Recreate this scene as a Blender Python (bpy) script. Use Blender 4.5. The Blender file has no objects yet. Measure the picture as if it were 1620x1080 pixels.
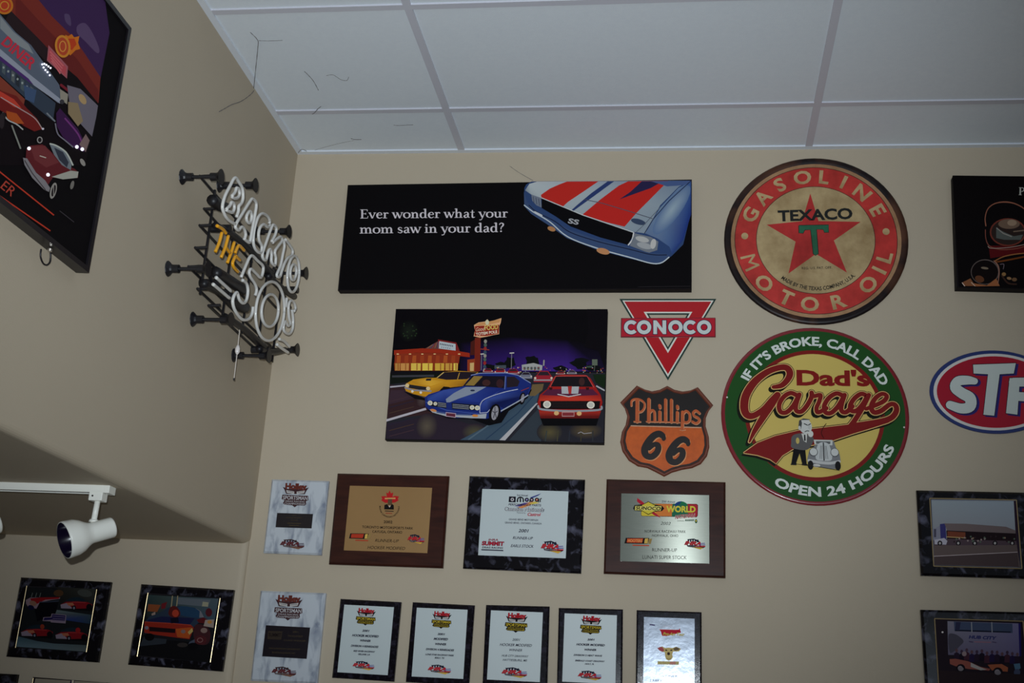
import bpy, bmesh, math, random
from mathutils import Vector, Matrix

random.seed(7)
SC = bpy.context.scene
COL = SC.collection

# ------------------------------------------------------------------ camera
FPX = 1941.44                                   # focal length in pixels of the 1620 px frame
YAW, PITCH, ROLL = -0.152657, 0.312609, 0.059618
CAM = Vector((1.44262, -3.92815, 1.60091))
_f = Vector((math.sin(YAW) * math.cos(PITCH), math.cos(YAW) * math.cos(PITCH), math.sin(PITCH)))
_r = Vector((math.cos(YAW), -math.sin(YAW), 0))
_u = _r.cross(_f)
CR = math.cos(ROLL) * _r + math.sin(ROLL) * _u
CU = -math.sin(ROLL) * _r + math.cos(ROLL) * _u
cd = bpy.data.cameras.new('camera')
cd.sensor_width = 36.0
cd.lens = FPX / 1620 * 36.0
cd.clip_start = 0.01
cam = bpy.data.objects.new('camera', cd)
COL.objects.link(cam)
M = Matrix((CR, CU, -_f)).transposed().to_4x4()
M.translation = CAM
cam.matrix_world = M
SC.camera = cam

# ------------------------------------------------------------------ world, daylight, flash, exposure
SC.view_settings.view_transform = 'Standard'
SC.view_settings.look = 'None'
SC.view_settings.gamma = 1.0
SC.view_settings.use_curve_mapping = False
SC.view_settings.exposure = 0.0
W = bpy.data.worlds.new('sky')
SC.world = W
W.use_nodes = True
W.node_tree.nodes['Background'].inputs[0].default_value = (0.70, 0.80, 1.0, 1)
W.node_tree.nodes['Background'].inputs[1].default_value = 0.2


def light(name, typ, loc, energy, color, target=None, **kw):
    d = bpy.data.lights.new(name, typ)
    d.energy = energy
    d.color = color
    for k, v in kw.items():
        setattr(d, k, v)
    o = bpy.data.objects.new(name, d)
    COL.objects.link(o)
    o.location = loc
    if target is not None:
        o.rotation_euler = (Vector(target) - Vector(loc)).to_track_quat('-Z', 'Y').to_euler()
    return o


# daylight entering by the shop windows in the wall behind the photographer
light('window_daylight', 'AREA', (3.2, -8.4, 1.75), 46, (0.70, 0.84, 1.0), (3.2, 0, 1.75), shape='RECTANGLE', size=5.2, size_y=2.1)
# the camera's own flash, just above and left of the lens
FL = CAM + CU * 0.065 - CR * 0.035
light('camera_flash', 'SPOT', FL, 345, (0.84, 0.93, 1.0), FL + _f + CU * 0.077 - CR * 0.030, spot_size=math.radians(67), spot_blend=1.0, shadow_soft_size=0.007)

# ------------------------------------------------------------------ helpers
def ray(px, py):
    return CR * ((px - 810) / FPX) + CU * ((540 - py) / FPX) + _f


def hit(px, py, ax, val):
    d = ray(px, py)
    return CAM + d * ((val - CAM[ax]) / d[ax])


def lin(c):
    c = max(0.0, c / 255.0)
    return c / 12.92 if c <= 0.04045 else ((c + 0.055) / 1.055) ** 2.4


KW = (0.87, 0.97, 1.04)                         # studied print colours -> reflectance


def ink_col(rgb):
    if isinstance(rgb[0], float):                # already a reflectance
        return tuple(rgb) + (1.0,)
    return tuple(min(0.92, lin(v) / k) for v, k in zip(rgb, KW)) + (1.0,)


MATS = {}


def mat(name, rgb=None, rough=0.5, metal=0.0, noise=None, bump=None, spec=0.5, raw=None, emit=None, coat=0.0):
    """noise=(scale, strength, colour2 rgb, stretch); bump=(scale, strength)"""
    if name in MATS:
        return MATS[name]
    m = bpy.data.materials.new(name)
    m.use_nodes = True
    nt = m.node_tree
    b = nt.nodes['Principled BSDF']
    col = raw + (1,) if raw else ink_col(rgb)
    b.inputs['Base Color'].default_value = col
    b.inputs['Roughness'].default_value = rough
    b.inputs['Metallic'].default_value = metal
    b.inputs['Specular IOR Level'].default_value = spec
    b.inputs['Coat Weight'].default_value = coat
    if emit:
        b.inputs['Emission Color'].default_value = emit[:3] + (1,)
        b.inputs['Emission Strength'].default_value = emit[3]
    if noise or bump:
        tc = nt.nodes.new('ShaderNodeTexCoord')
    if noise:
        mp = nt.nodes.new('ShaderNodeMapping')
        mp.inputs['Scale'].default_value = noise[3] if len(noise) > 3 else (1, 1, 1)
        nt.links.new(tc.outputs['Object'], mp.inputs[0])
        n = nt.nodes.new('ShaderNodeTexNoise')
        n.inputs['Scale'].default_value = noise[0]
        n.inputs['Detail'].default_value = 6
        n.inputs['Distortion'].default_value = 0.6
        nt.links.new(mp.outputs[0], n.inputs['Vector'])
        cr = nt.nodes.new('ShaderNodeValToRGB')
        lo, hi = noise[1] if isinstance(noise[1], tuple) else (0.5 * noise[1], 1 - 0.5 * noise[1])
        cr.color_ramp.elements[0].position = lo
        cr.color_ramp.elements[1].position = hi
        cr.color_ramp.elements[0].color = col
        cr.color_ramp.elements[1].color = ink_col(noise[2])
        nt.links.new(n.outputs['Fac'], cr.inputs[0])
        nt.links.new(cr.outputs[0], b.inputs['Base Color'])
    if bump:
        n2 = nt.nodes.new('ShaderNodeTexNoise')
        n2.inputs['Scale'].default_value = bump[0]
        n2.inputs['Detail'].default_value = 4
        if len(bump) > 2:
            mp2 = nt.nodes.new('ShaderNodeMapping')
            mp2.inputs['Scale'].default_value = bump[2]
            nt.links.new(tc.outputs['Object'], mp2.inputs[0])
            nt.links.new(mp2.outputs[0], n2.inputs['Vector'])
        else:
            nt.links.new(tc.outputs['Object'], n2.inputs['Vector'])
        bp = nt.nodes.new('ShaderNodeBump')
        bp.inputs['Strength'].default_value = bump[1]
        bp.inputs['Distance'].default_value = 0.004
        nt.links.new(n2.outputs['Fac'], bp.inputs['Height'])
        nt.links.new(bp.outputs[0], b.inputs['Normal'])
    MATS[name] = m
    return m


def ink_mat(name, rough, spec=0.5, grime=0.0, metal=0.0, scale=14, dark=(0.45, 0.36, 0.25, 1)):
    """printed ink: colour from the mesh's colour attribute, optional weathering"""
    if name in MATS:
        return MATS[name]
    m = bpy.data.materials.new(name)
    m.use_nodes = True
    nt = m.node_tree
    b = nt.nodes['Principled BSDF']
    b.inputs['Roughness'].default_value = rough
    b.inputs['Specular IOR Level'].default_value = spec
    b.inputs['Metallic'].default_value = metal
    a = nt.nodes.new('ShaderNodeAttribute')
    a.attribute_name = 'Col'
    src = a.outputs['Color']
    if grime:
        tc = nt.nodes.new('ShaderNodeTexCoord')
        n = nt.nodes.new('ShaderNodeTexNoise')
        n.inputs['Scale'].default_value = scale
        n.inputs['Detail'].default_value = 7
        n.inputs['Roughness'].default_value = 0.65
        nt.links.new(tc.outputs['Object'], n.inputs['Vector'])
        cr = nt.nodes.new('ShaderNodeValToRGB')
        cr.color_ramp.elements[0].position = 0.38
        cr.color_ramp.elements[1].position = 0.68
        cr.color_ramp.elements[0].color = (0, 0, 0, 1)
        cr.color_ramp.elements[1].color = (grime, grime, grime, 1)
        nt.links.new(n.outputs['Fac'], cr.inputs[0])
        mx = nt.nodes.new('ShaderNodeMix')
        mx.data_type = 'RGBA'
        mx.blend_type = 'MULTIPLY'
        nt.links.new(cr.outputs[0], mx.inputs['Factor'])
        nt.links.new(src, mx.inputs['A'])
        mx.inputs['B'].default_value = dark
        src = mx.outputs['Result']
    nt.links.new(src, b.inputs['Base Color'])
    MATS[name] = m
    return m


ROOT = {}


def wloc(p):
    """world location of a parent chain (no rotations are used on roots)"""
    return ROOT.get(p.name, Vector((0, 0, 0))) if p else Vector((0, 0, 0))


def thing(name, label, cat, loc, group=None):
    o = bpy.data.objects.new(name, None)
    COL.objects.link(o)
    o.empty_display_size = 0.05
    o.location = loc
    o['label'] = label
    o['category'] = cat
    if group:
        o['group'] = group
    ROOT[o.name] = Vector(loc)
    return o


def mesh(name, verts, faces, m, parent=None, smooth=False, cols=None, center=True):
    """a mesh object from world-space vertices, parented without moving"""
    base = wloc(parent)
    vs = [Vector(v) for v in verts]
    org = base.copy()
    if center and vs:
        org = sum(vs, Vector()) / len(vs)
    me = bpy.data.meshes.new(name)
    me.from_pydata([v - org for v in vs], [], faces)
    if cols:
        ca = me.color_attributes.new('Col', 'FLOAT_COLOR', 'POINT')
        flat = [x for c in cols for x in c]
        ca.data.foreach_set('color', flat)
    if smooth:
        me.polygons.foreach_set('use_smooth', [True] * len(me.polygons))
    me.materials.append(m)
    me.update()
    o = bpy.data.objects.new(name, me)
    COL.objects.link(o)
    o.location = org - base
    if parent:
        o.parent = parent
    ROOT[o.name] = org
    return o


def tag(o, label=None, cat=None, group=None, kind=None):
    for k, v in (('label', label), ('category', cat), ('group', group), ('kind', kind)):
        if v:
            o[k] = v
    return o


BOXF = [(0, 3, 2, 1), (4, 5, 6, 7), (0, 1, 5, 4), (1, 2, 6, 5), (2, 3, 7, 6), (3, 0, 4, 7)]


def boxv(a, b):
    (x0, y0, z0), (x1, y1, z1) = a, b
    return [(x0, y0, z0), (x1, y0, z0), (x1, y1, z0), (x0, y1, z0), (x0, y0, z1), (x1, y0, z1), (x1, y1, z1), (x0, y1, z1)]


def box(name, a, b, m, parent=None, bev=0.0):
    o = mesh(name, boxv(a, b), BOXF, m, parent)
    if bev:
        md = o.modifiers.new('bevel', 'BEVEL')
        md.width = bev
        md.segments = 2
        md.limit_method = 'ANGLE'
    return o


class MB:
    """collects several solid shapes into one mesh"""
    def __init__(s):
        s.v, s.f = [], []

    def add(s, verts, faces):
        n = len(s.v)
        s.v += [Vector(v) for v in verts]
        s.f += [tuple(i + n for i in f) for f in faces]
        return s

    def box(s, a, b):
        return s.add(boxv(a, b), BOXF)

    def tube(s, pts, r, seg=8, caps=True):
        pts = [Vector(p) for p in pts]
        n = len(pts)
        rs = r if isinstance(r, (list, tuple)) else [r] * n
        up = None
        verts, faces = [], []
        for i, p in enumerate(pts):
            t = (pts[min(i + 1, n - 1)] - pts[max(i - 1, 0)])
            if t.length < 1e-9:
                t = Vector((0, 0, 1))
            t.normalize()
            if up is None:
                up = t.orthogonal().normalized()
            up = (up - t * up.dot(t))
            up = up.normalized() if up.length > 1e-6 else t.orthogonal().normalized()
            sd = t.cross(up)
            for k in range(seg):
                a = 2 * math.pi * k / seg
                verts.append(p + (up * math.cos(a) + sd * math.sin(a)) * rs[i])
        for i in range(n - 1):
            for k in range(seg):
                a, b = i * seg + k, i * seg + (k + 1) % seg
                faces.append((a, b, b + seg, a + seg))
        if caps:
            faces.append(tuple(range(seg))[::-1])
            faces.append(tuple((n - 1) * seg + k for k in range(seg)))
        return s.add(verts, faces)

    def lathe(s, prof, c, ax, seg=32, ref=None):
        """prof: (distance along axis, radius)"""
        ax = Vector(ax).normalized()
        e1 = ax.orthogonal().normalized()
        e2 = ax.cross(e1)
        c = Vector(c)
        verts, faces = [], []
        for d, r in prof:
            for k in range(seg):
                a = 2 * math.pi * k / seg
                verts.append(c + ax * d + (e1 * math.cos(a) + e2 * math.sin(a)) * max(r, 1e-5))
        for i in range(len(prof) - 1):
            for k in range(seg):
                a, b = i * seg + k, i * seg + (k + 1) % seg
                faces.append((a, b, b + seg, a + seg))
        return s.add(verts, faces)

    def build(s, name, m, parent=None, smooth=False):
        return mesh(name, s.v, s.f, m, parent, smooth)


def smooth_pts(pts, closed=False, n=5):
    """Catmull-Rom through the points"""
    pts = [Vector(p) for p in pts]
    N = len(pts)
    out = []
    rng = range(N) if closed else range(N - 1)
    for i in rng:
        if closed:
            p0, p1, p2, p3 = (pts[(i + k) % N] for k in (-1, 0, 1, 2))
        else:
            p0, p1, p2, p3 = pts[max(i - 1, 0)], pts[i], pts[i + 1], pts[min(i + 2, N - 1)]
        for k in range(n):
            t = k / n
            out.append(0.5 * ((2 * p1) + (p2 - p0) * t + (2 * p0 - 5 * p1 + 4 * p2 - p3) * t * t + (3 * p1 - p0 - 3 * p2 + p3) * t ** 3))
    if not closed:
        out.append(pts[-1])
    return out


_text_cache = {}


def text_mesh(s, bold=0.0):
    """(verts, faces) of a string in the built-in font; baseline 0, cap height 1, x from 0"""
    key = (s, bold)
    if key in _text_cache:
        return _text_cache[key]
    cu = bpy.data.curves.new('t', 'FONT')
    cu.body = s
    cu.size = 1.0
    cu.offset = bold
    cu.resolution_u = 3
    ob = bpy.data.objects.new('t', cu)
    COL.objects.link(ob)
    dg = bpy.context.evaluated_depsgraph_get()
    me = ob.evaluated_get(dg).to_mesh()
    v = [(p.co.x, p.co.y) for p in me.vertices]
    f = [tuple(p.vertices) for p in me.polygons]
    ob.evaluated_get(dg).to_mesh_clear()
    bpy.data.objects.remove(ob)
    bpy.data.curves.remove(cu)
    if not v:
        v, f = [(0, 0)], []
    x0 = min(a for a, _ in v)
    x1 = max(a for a, _ in v)
    cap = _cap(bold)
    out = ([((a - x0) / cap, (b + bold) / cap) for a, b in v], f, (x1 - x0) / cap)
    _text_cache[key] = out
    return out


_caps = {}


def _cap(bold):
    if bold not in _caps:
        cu = bpy.data.curves.new('t', 'FONT')
        cu.body = 'H'
        cu.offset = bold
        ob = bpy.data.objects.new('t', cu)
        COL.objects.link(ob)
        dg = bpy.context.evaluated_depsgraph_get()
        me = ob.evaluated_get(dg).to_mesh()
        ys = [p.co.y for p in me.vertices]
        _caps[bold] = max(ys) - min(ys)
        ob.evaluated_get(dg).to_mesh_clear()
        bpy.data.objects.remove(ob)
        bpy.data.curves.remove(cu)
    return _caps[bold]


# a small book-face serif: glyph = (advance, [(points, width or widths, smooth)], [(dot x, y, r)])
def _sf(x0, x1, y):
    return ([(x0, y), (x1, y)], .055, 0)


SERIF = {
    'E': (.76, [([(.2, 0), (.2, 1)], .16, 0), ([(.04, .97), (.64, .97)], .06, 0), ([(.2, .52), (.5, .52)], .06, 0), ([(.5, .42), (.5, .62)], .05, 0), ([(.04, .03), (.66, .03)], .06, 0), ([(.63, .97), (.64, .78)], .05, 0), ([(.65, .03), (.69, .26)], .05, 0)], []),
    'P': (.7, [([(.2, 0), (.2, 1)], .16, 0), ([(.2, .96), (.45, .95), (.6, .75), (.45, .5), (.2, .48)], [.06, .08, .16, .08, .06], 1), _sf(.04, .36, .03), _sf(.04, .3, .97)], []),
    'v': (.6, [([(.07, .64), (.31, .0)], .14, 0), ([(.31, .0), (.53, .64)], .065, 0), _sf(-.04, .2, .62), _sf(.4, .62, .62)], []),
    'e': (.6, [([(.12, .37), (.5, .37)], .06, 0), ([(.51, .37), (.46, .56), (.32, .63), (.17, .53), (.11, .32), (.17, .1), (.34, .01), (.54, .12)], [.09, .09, .06, .12, .16, .13, .08, .05], 1)], []),
    'r': (.5, [([(.17, 0), (.17, .62)], .145, 0), _sf(.0, .36, .025), ([(.02, .58), (.17, .63)], .06, 0), ([(.2, .42), (.28, .58), (.42, .6)], [.06, .09, .1], 1)], [(.43, .55, .065)]),
    'w': (.9, [([(.07, .64), (.28, 0)], .14, 0), ([(.28, 0), (.44, .6)], .065, 0), ([(.42, .62), (.64, 0)], .14, 0), ([(.64, 0), (.84, .64)], .065, 0), _sf(-.04, .2, .62), _sf(.32, .5, .62), _sf(.72, .94, .62)], []),
    'o': (.68, [([(.34, .62), (.14, .52), (.09, .32), (.14, .12), (.34, .01), (.54, .12), (.59, .32), (.54, .52), (.34, .62)], [.06, .12, .16, .12, .06, .12, .16, .12, .06], 1)], []),
    'n': (.72, [([(.17, 0), (.17, .62)], .145, 0), ([(.2, .45), (.33, .59), (.46, .58), (.53, .42), (.53, 0)], [.05, .08, .12, .145, .145], 1), _sf(.0, .34, .025), _sf(.37, .7, .025), ([(.02, .58), (.17, .63)], .06, 0)], []),
    'm': (1.08, [([(.17, 0), (.17, .62)], .145, 0), ([(.2, .45), (.33, .59), (.46, .58), (.53, .42), (.53, 0)], [.05, .08, .12, .145, .145], 1), ([(.56, .45), (.69, .59), (.82, .58), (.89, .42), (.89, 0)], [.05, .08, .12, .145, .145], 1), _sf(.0, .34, .025), _sf(.38, .68, .025), _sf(.74, 1.06, .025), ([(.02, .58), (.17, .63)], .06, 0)], []),
    'h': (.72, [([(.17, 0), (.17, 1.02)], .145, 0), ([(.2, .45), (.33, .59), (.46, .58), (.53, .42), (.53, 0)], [.05, .08, .12, .145, .145], 1), _sf(.0, .34, .025), _sf(.37, .7, .025), ([(.02, .96), (.17, 1.02)], .06, 0)], []),
    'd': (.7, [([(.47, .5), (.32, .61), (.16, .52), (.11, .3), (.16, .1), (.3, .02), (.47, .14)], [.05, .07, .13, .16, .13, .07, .05], 1), ([(.52, 0), (.52, 1.02)], .145, 0), ([(.36, .96), (.52, 1.02)], .06, 0), _sf(.5, .68, .03)], []),
    'a': (.6, [([(.12, .5), (.27, .62), (.41, .54), (.43, .38), (.43, .1), (.57, .03)], [.1, .07, .12, .145, .13, .05], 1), ([(.43, .37), (.24, .31), (.12, .18), (.19, .03), (.33, .05), (.43, .15)], [.05, .07, .14, .12, .07, .05], 1)], []),
    't': (.44, [([(.21, .84), (.2, .14), (.28, .02), (.42, .07)], [.08, .145, .11, .05], 1), ([(.03, .6), (.39, .6)], .06, 0)], []),
    'y': (.6, [([(.08, .64), (.33, .0)], .14, 0), ([(.55, .64), (.33, .0), (.22, -.24), (.06, -.25)], [.065, .065, .07, .1], 0), _sf(-.04, .21, .62), _sf(.42, .64, .62)], []),
    'u': (.72, [([(.16, .62), (.16, .2), (.24, .04), (.38, .04), (.5, .16)], [.145, .145, .1, .07, .05], 1), ([(.53, .62), (.53, 0)], .145, 0), _sf(.0, .2, .6), _sf(.38, .56, .6), _sf(.5, .68, .03)], []),
    's': (.5, [([(.42, .5), (.28, .62), (.13, .54), (.15, .4), (.36, .26), (.42, .13), (.26, .01), (.06, .12)], [.06, .07, .1, .13, .14, .1, .07, .06], 1)], []),
    'i': (.36, [([(.17, 0), (.17, .62)], .145, 0), _sf(.0, .34, .025), ([(.02, .58), (.17, .63)], .06, 0)], [(.17, .86, .09)]),
    '?': (.5, [([(.1, .8), (.22, .97), (.4, .9), (.4, .7), (.25, .5), (.23, .28)], [.09, .08, .13, .13, .09, .06], 1)], [(.23, .08, .085)]),
    ' ': (.3, [], []),
}


class Art:
    """flat print laid on a sign: shapes given in pixels of a study view are carried onto the sign's own plane.
    Each later shape lies a few hundredths of a millimetre above the one before."""
    STEP = 0.00004

    def __init__(s, parent, ax, val, view, sign=-1.0, m=None):
        s.p, s.ax, s.val, s.view, s.sign = parent, ax, val, view, sign
        s.parts, s.order = {}, []
        s.z = 0
        s.cur = 'print'
        s.m = m
        s.fr = None
        s.k = 0
        s.lines = None
        s.gain = 1.0

    def frame(s, o=None, u=None, v=None):
        s.fr = (o, u, v) if o else None
        return s

    def w(s, x, y, lift=0.0):
        if s.fr:
            o, u, v = s.fr
            x, y = o[0] + u[0] * x + v[0] * y, o[1] + u[1] * x + v[1] * y
        p = hit(s.view[0] + x / s.view[2], s.view[1] + y / s.view[2], s.ax, s.val)
        p[s.ax] += s.sign * lift
        return p

    def part(s, name):
        s.cur = name
        s.lines = None
        return s

    def new(s, name):
        """a further part of this name"""
        s.k += 1
        s.cur = '%s#%d' % (name, s.k)
        return s

    def each(s, name):
        """from here on every line of text is a part of its own"""
        s.lines = name
        return s.new(name)

    def raw(s, verts, faces, cols, lift=None):
        if s.cur not in s.parts:
            s.parts[s.cur] = ([], [], [])
            s.order.append(s.cur)
        V, F, C = s.parts[s.cur]
        n = len(V)
        V += verts
        F += [tuple(i + n for i in f) for f in faces]
        C += cols if isinstance(cols, list) else [cols] * len(verts)

    def lift(s):
        s.z += 1
        return s.z * s.STEP

    def poly(s, pts, col, cols=None, sm=False):
        if sm:
            pts = [(p.x, p.y) for p in smooth_pts([(a, b, 0) for a, b in pts], True, 4)]
        l = s.lift()
        c = [ink_col(k) for k in cols] if cols else ink_col(col)
        s.raw([s.w(a, b, l) for a, b in pts], [tuple(range(len(pts)))], c)
        return s

    def ell(s, cx, cy, rx, ry, col, rot=0, n=28):
        c, q = math.cos(math.radians(rot)), math.sin(math.radians(rot))
        pts = []
        for k in range(n):
            a = 2 * math.pi * k / n
            x, y = rx * math.cos(a), ry * math.sin(a)
            pts.append((cx + x * c - y * q, cy + x * q + y * c))
        return s.poly(pts, col)

    def ring(s, cx, cy, rx, ry, w, col, a0=0, a1=360, n=36):
        """w is taken inwards"""
        l = s.lift()
        V, F = [], []
        for k in range(n + 1):
            a = math.radians(a0 + (a1 - a0) * k / n)
            V.append(s.w(cx + rx * math.cos(a), cy - ry * math.sin(a), l))
            V.append(s.w(cx + (rx - w) * math.cos(a), cy - (ry - w) * math.sin(a), l))
        for k in range(n):
            F.append((2 * k, 2 * k + 2, 2 * k + 3, 2 * k + 1))
        s.raw(V, F, ink_col(col))
        return s

    def stroke(s, pts, wd, col, sm=False, closed=False, caps=True, dx=0, dy=0, grow=0, keep=False):
        n0 = len(pts)
        ws = list(wd) if isinstance(wd, (list, tuple)) else [wd] * n0
        P = [(a, b, k) for (a, b), k in zip(pts, ws)]
        if closed:
            P.append(P[0])
        if sm:
            P = [tuple(v) for v in smooth_pts(P, False, 5)]
        l = s.z * s.STEP if keep else s.lift()
        V, F = [], []
        n = len(P)
        s.z += int(n * 2.5e-6 / s.STEP)
        for i, (x, y, k) in enumerate(P):
            l += 2.5e-6
            x0, y0, _ = P[max(i - 1, 0)]
            x1, y1, _ = P[min(i + 1, n - 1)]
            tx, ty = x1 - x0, y1 - y0
            d = math.hypot(tx, ty) or 1
            nx, ny = -ty / d, tx / d
            h = (k + grow) / 2
            V.append(s.w(x + nx * h + dx, y + ny * h + dy, l))
            V.append(s.w(x - nx * h + dx, y - ny * h + dy, l))
        for i in range(n - 1):
            F.append((2 * i, 2 * i + 1, 2 * i + 3, 2 * i + 2))
        c = ink_col(col)
        s.raw(V, F, c)
        if caps and not closed:
            for x, y, k in (P[0], P[-1]):
                h = (k + grow) / 2
                s.raw([s.w(x + dx + h * math.cos(a * math.pi / 6), y + dy + h * math.sin(a * math.pi / 6), l + 0.000005) for a in range(12)], [tuple(range(12))], c)
        return s

    def text(s, t, p0, p1, h, col, bold=0.0, shear=0.0, fit=True):
        """baseline from p0 to p1, cap height h"""
        v, f, wd = text_mesh(t, bold)
        if s.lines:
            s.new(s.lines)
        l = s.lift()
        bx, by = p1[0] - p0[0], p1[1] - p0[1]
        L = math.hypot(bx, by)
        ux, uy = by / L, -bx / L
        out = []
        for x, y in v:
            k = x / wd + (shear * y * h / L)
            out.append(s.w(p0[0] + bx * k + ux * y * h, p0[1] + by * k + uy * y * h, l))
        s.raw(out, f, ink_col(col))
        return s

    def ctext(s, t, c, wd, h, col, slope=0.03, bold=0.0, shear=0.0):
        """centred on c (baseline), width wd"""
        return s.text(t, (c[0] - wd / 2, c[1] - slope * wd / 2), (c[0] + wd / 2, c[1] + slope * wd / 2), h, col, bold, shear)

    def serif(s, t, p0, p1, h, col, wk=1.0):
        total = sum(SERIF[c][0] for c in t)
        bx, by = (p1[0] - p0[0]) / total, (p1[1] - p0[1]) / total
        L = math.hypot(bx, by)
        old = s.fr
        x = 0
        for c in t:
            adv, st, dots = SERIF[c]
            s.fr = ((p0[0] + bx * x, p0[1] + by * x), (bx, by), (by / L * h, -bx / L * h))
            for k, (pts, wd, sm) in enumerate(st):
                s.stroke(pts, wd, col, sm=bool(sm), caps=False)
            for dx, dy, r in dots:
                s.ell(dx, dy, r, r * .9, col, n=12)
            x += adv
        s.fr = old
        return s

    def glow(s, cx, cy, rx, ry, c_in, c_out, rot=0, n=20):
        """soft patch: painted blend from the middle to the rim"""
        l = s.lift()
        c, q = math.cos(math.radians(rot)), math.sin(math.radians(rot))
        V, C = [s.w(cx, cy, l)], [ink_col(c_in)]
        for k in range(n):
            a = 2 * math.pi * k / n
            x, y = rx * math.cos(a), ry * math.sin(a)
            V.append(s.w(cx + x * c - y * q, cy + x * q + y * c, l))
            C.append(ink_col(c_out))
        s.raw(V, [(0, k + 1, (k + 1) % n + 1) for k in range(n)], C)
        return s

    def done(s, m=None):
        out = {}
        for nm in s.order:
            V, F, C = s.parts[nm]
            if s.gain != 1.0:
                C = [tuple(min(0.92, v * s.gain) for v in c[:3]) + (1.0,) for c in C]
            out[nm] = mesh(nm.split('#')[0], V, F, m or s.m, s.p, False, C)
        return out


def chamfer(corners, base, depth, bev, ax=1, sign=-1.0):
    """bevelled slab: four outline corners (given on any plane of the axis) -> verts, faces; base..base+depth"""
    cs = [Vector(c) for c in corners]
    cen = sum(cs, Vector()) / 4

    def at(lift, inset):
        r = []
        for i in range(4):
            p = cs[i]
            a = (cs[(i + 1) % 4] - p).normalized()
            b = (cs[(i - 1) % 4] - p).normalized()
            q = p + (a + b) * inset
            q[ax] = base + sign * lift
            r.append(q)
        return r
    v = at(0, 0) + at(depth - bev, 0) + at(depth, bev)
    f = [(0, 1, 2, 3)]
    for L in (0, 4):
        for i in range(4):
            j = (i + 1) % 4
            f.append((L + i, L + j, L + 4 + j, L + 4 + i))
    f.append((8, 9, 10, 11))
    return v, f


def vpts(view, pts):
    return [(view[0] + a / view[2], view[1] + b / view[2]) for a, b in pts]


def corners_on(view, pts, ax, val):
    """photo corners -> a true rectangle on the plane (average size and tilt)"""
    P = [hit(a, b, ax, val) for a, b in vpts(view, pts)]
    c = sum(P, Vector()) / 4
    u = ((P[1] - P[0]) + (P[2] - P[3])) / 2
    v = ((P[0] - P[3]) + (P[1] - P[2])) / 2
    hu, hv = u.length / 2, v.length / 2
    un = u.normalized()
    vn = v - un * v.dot(un)
    vn.normalize()
    return [c - un * hu + vn * hv, c + un * hu + vn * hv, c + un * hu - vn * hv, c - un * hu - vn * hv]


# ------------------------------------------------------------------ shared materials
WALL = mat('painted_plaster', (0.52, 0.437, 0.325), 0.75, bump=(260, 0.10), noise=(2.2, 0.25, (0.50, 0.420, 0.313)), spec=0.25)
NICHE = WALL
TILE = mat('ceiling_tile_white', (0.78, 0.83, 0.87), 0.9, bump=(420, 0.18), noise=(60, 0.3, (0.74, 0.79, 0.84)), spec=0.1)
TEE = mat('ceiling_grid_enamel', (0.60, 0.60, 0.66), 0.5)
FLOORM = mat('floor_vinyl', (150, 140, 125), 0.5)
GLASS = mat('window_aluminium', (120, 122, 125), 0.4, metal=0.6)
BLACKP = mat('black_lacquer', (26, 24, 30), 0.35)
CANVAS_EDGE = mat('canvas_black_edge', (20, 17, 21), 0.7, spec=0.15)
WALNUT = mat('walnut_stain', (66, 36, 28), 0.3, noise=(9, 0.35, (40, 22, 20), (1, 1, 7)), spec=0.2)
BMARBLE = mat('black_marbled_laminate', (15, 14, 19), 0.16, noise=(34, (0.52, 0.82), (96, 100, 122)), spec=0.25)
WMARBLE = mat('white_marbled_laminate', (184, 198, 210), 0.25, noise=(15, (0.46, 0.78), (104, 118, 142), (2.4, 1, 0.9)), spec=0.3)
GOLD = mat('polished_brass', (206, 190, 148), 0.3, metal=0.8)
WHITE_E = mat('white_enamel', (0.86, 0.855, 0.78), 0.35)
INK = ink_mat('printed_ink', 0.6, 0.05)
INKG = ink_mat('gloss_enamel_ink', 0.2, 0.35)
INKW = ink_mat('weathered_enamel_ink', 0.5, 0.35, grime=0.75, scale=9)
BLACKN = mat('black_plastic', (18, 18, 24), 0.45)
TUBEW = mat('unlit_white_glass_tube', (0.74, 0.72, 0.68), 0.15, coat=0.5)
TUBEY = mat('unlit_yellow_glass_tube', (225, 165, 25), 0.2, coat=0.5)

# ------------------------------------------------------------------ the setting
H = 3.6
SOF = 2.165


def struct(o):
    o['kind'] = 'structure'
    return o


struct(box('wall_back', (-0.02, 0, 0), (7.2, 0.12, H + 0.1), WALL))
# bulkhead over the alcove: its face is the left wall, its underside the alcove's ceiling; rounded lower edge
b = MB()
prof = [(-3.2, H + 0.1), (0.0, H + 0.1), (0.0, SOF + 0.022)]
for k in range(1, 7):
    a = math.pi / 2 * k / 6
    prof.append((-0.022 + 0.022 * math.cos(a), SOF + 0.022 - 0.022 * math.sin(a)))
prof.append((-3.2, SOF))
n = len(prof)
vv = [(x, -8.6, z) for x, z in prof] + [(x, 0.1, z) for x, z in prof]
ff = [(i, (i + 1) % n, n + (i + 1) % n, n + i) for i in range(n)] + [tuple(range(n))[::-1], tuple(range(n, 2 * n))]
o = b.add(vv, ff).build('wall_left', WALL)
struct(o)
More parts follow.
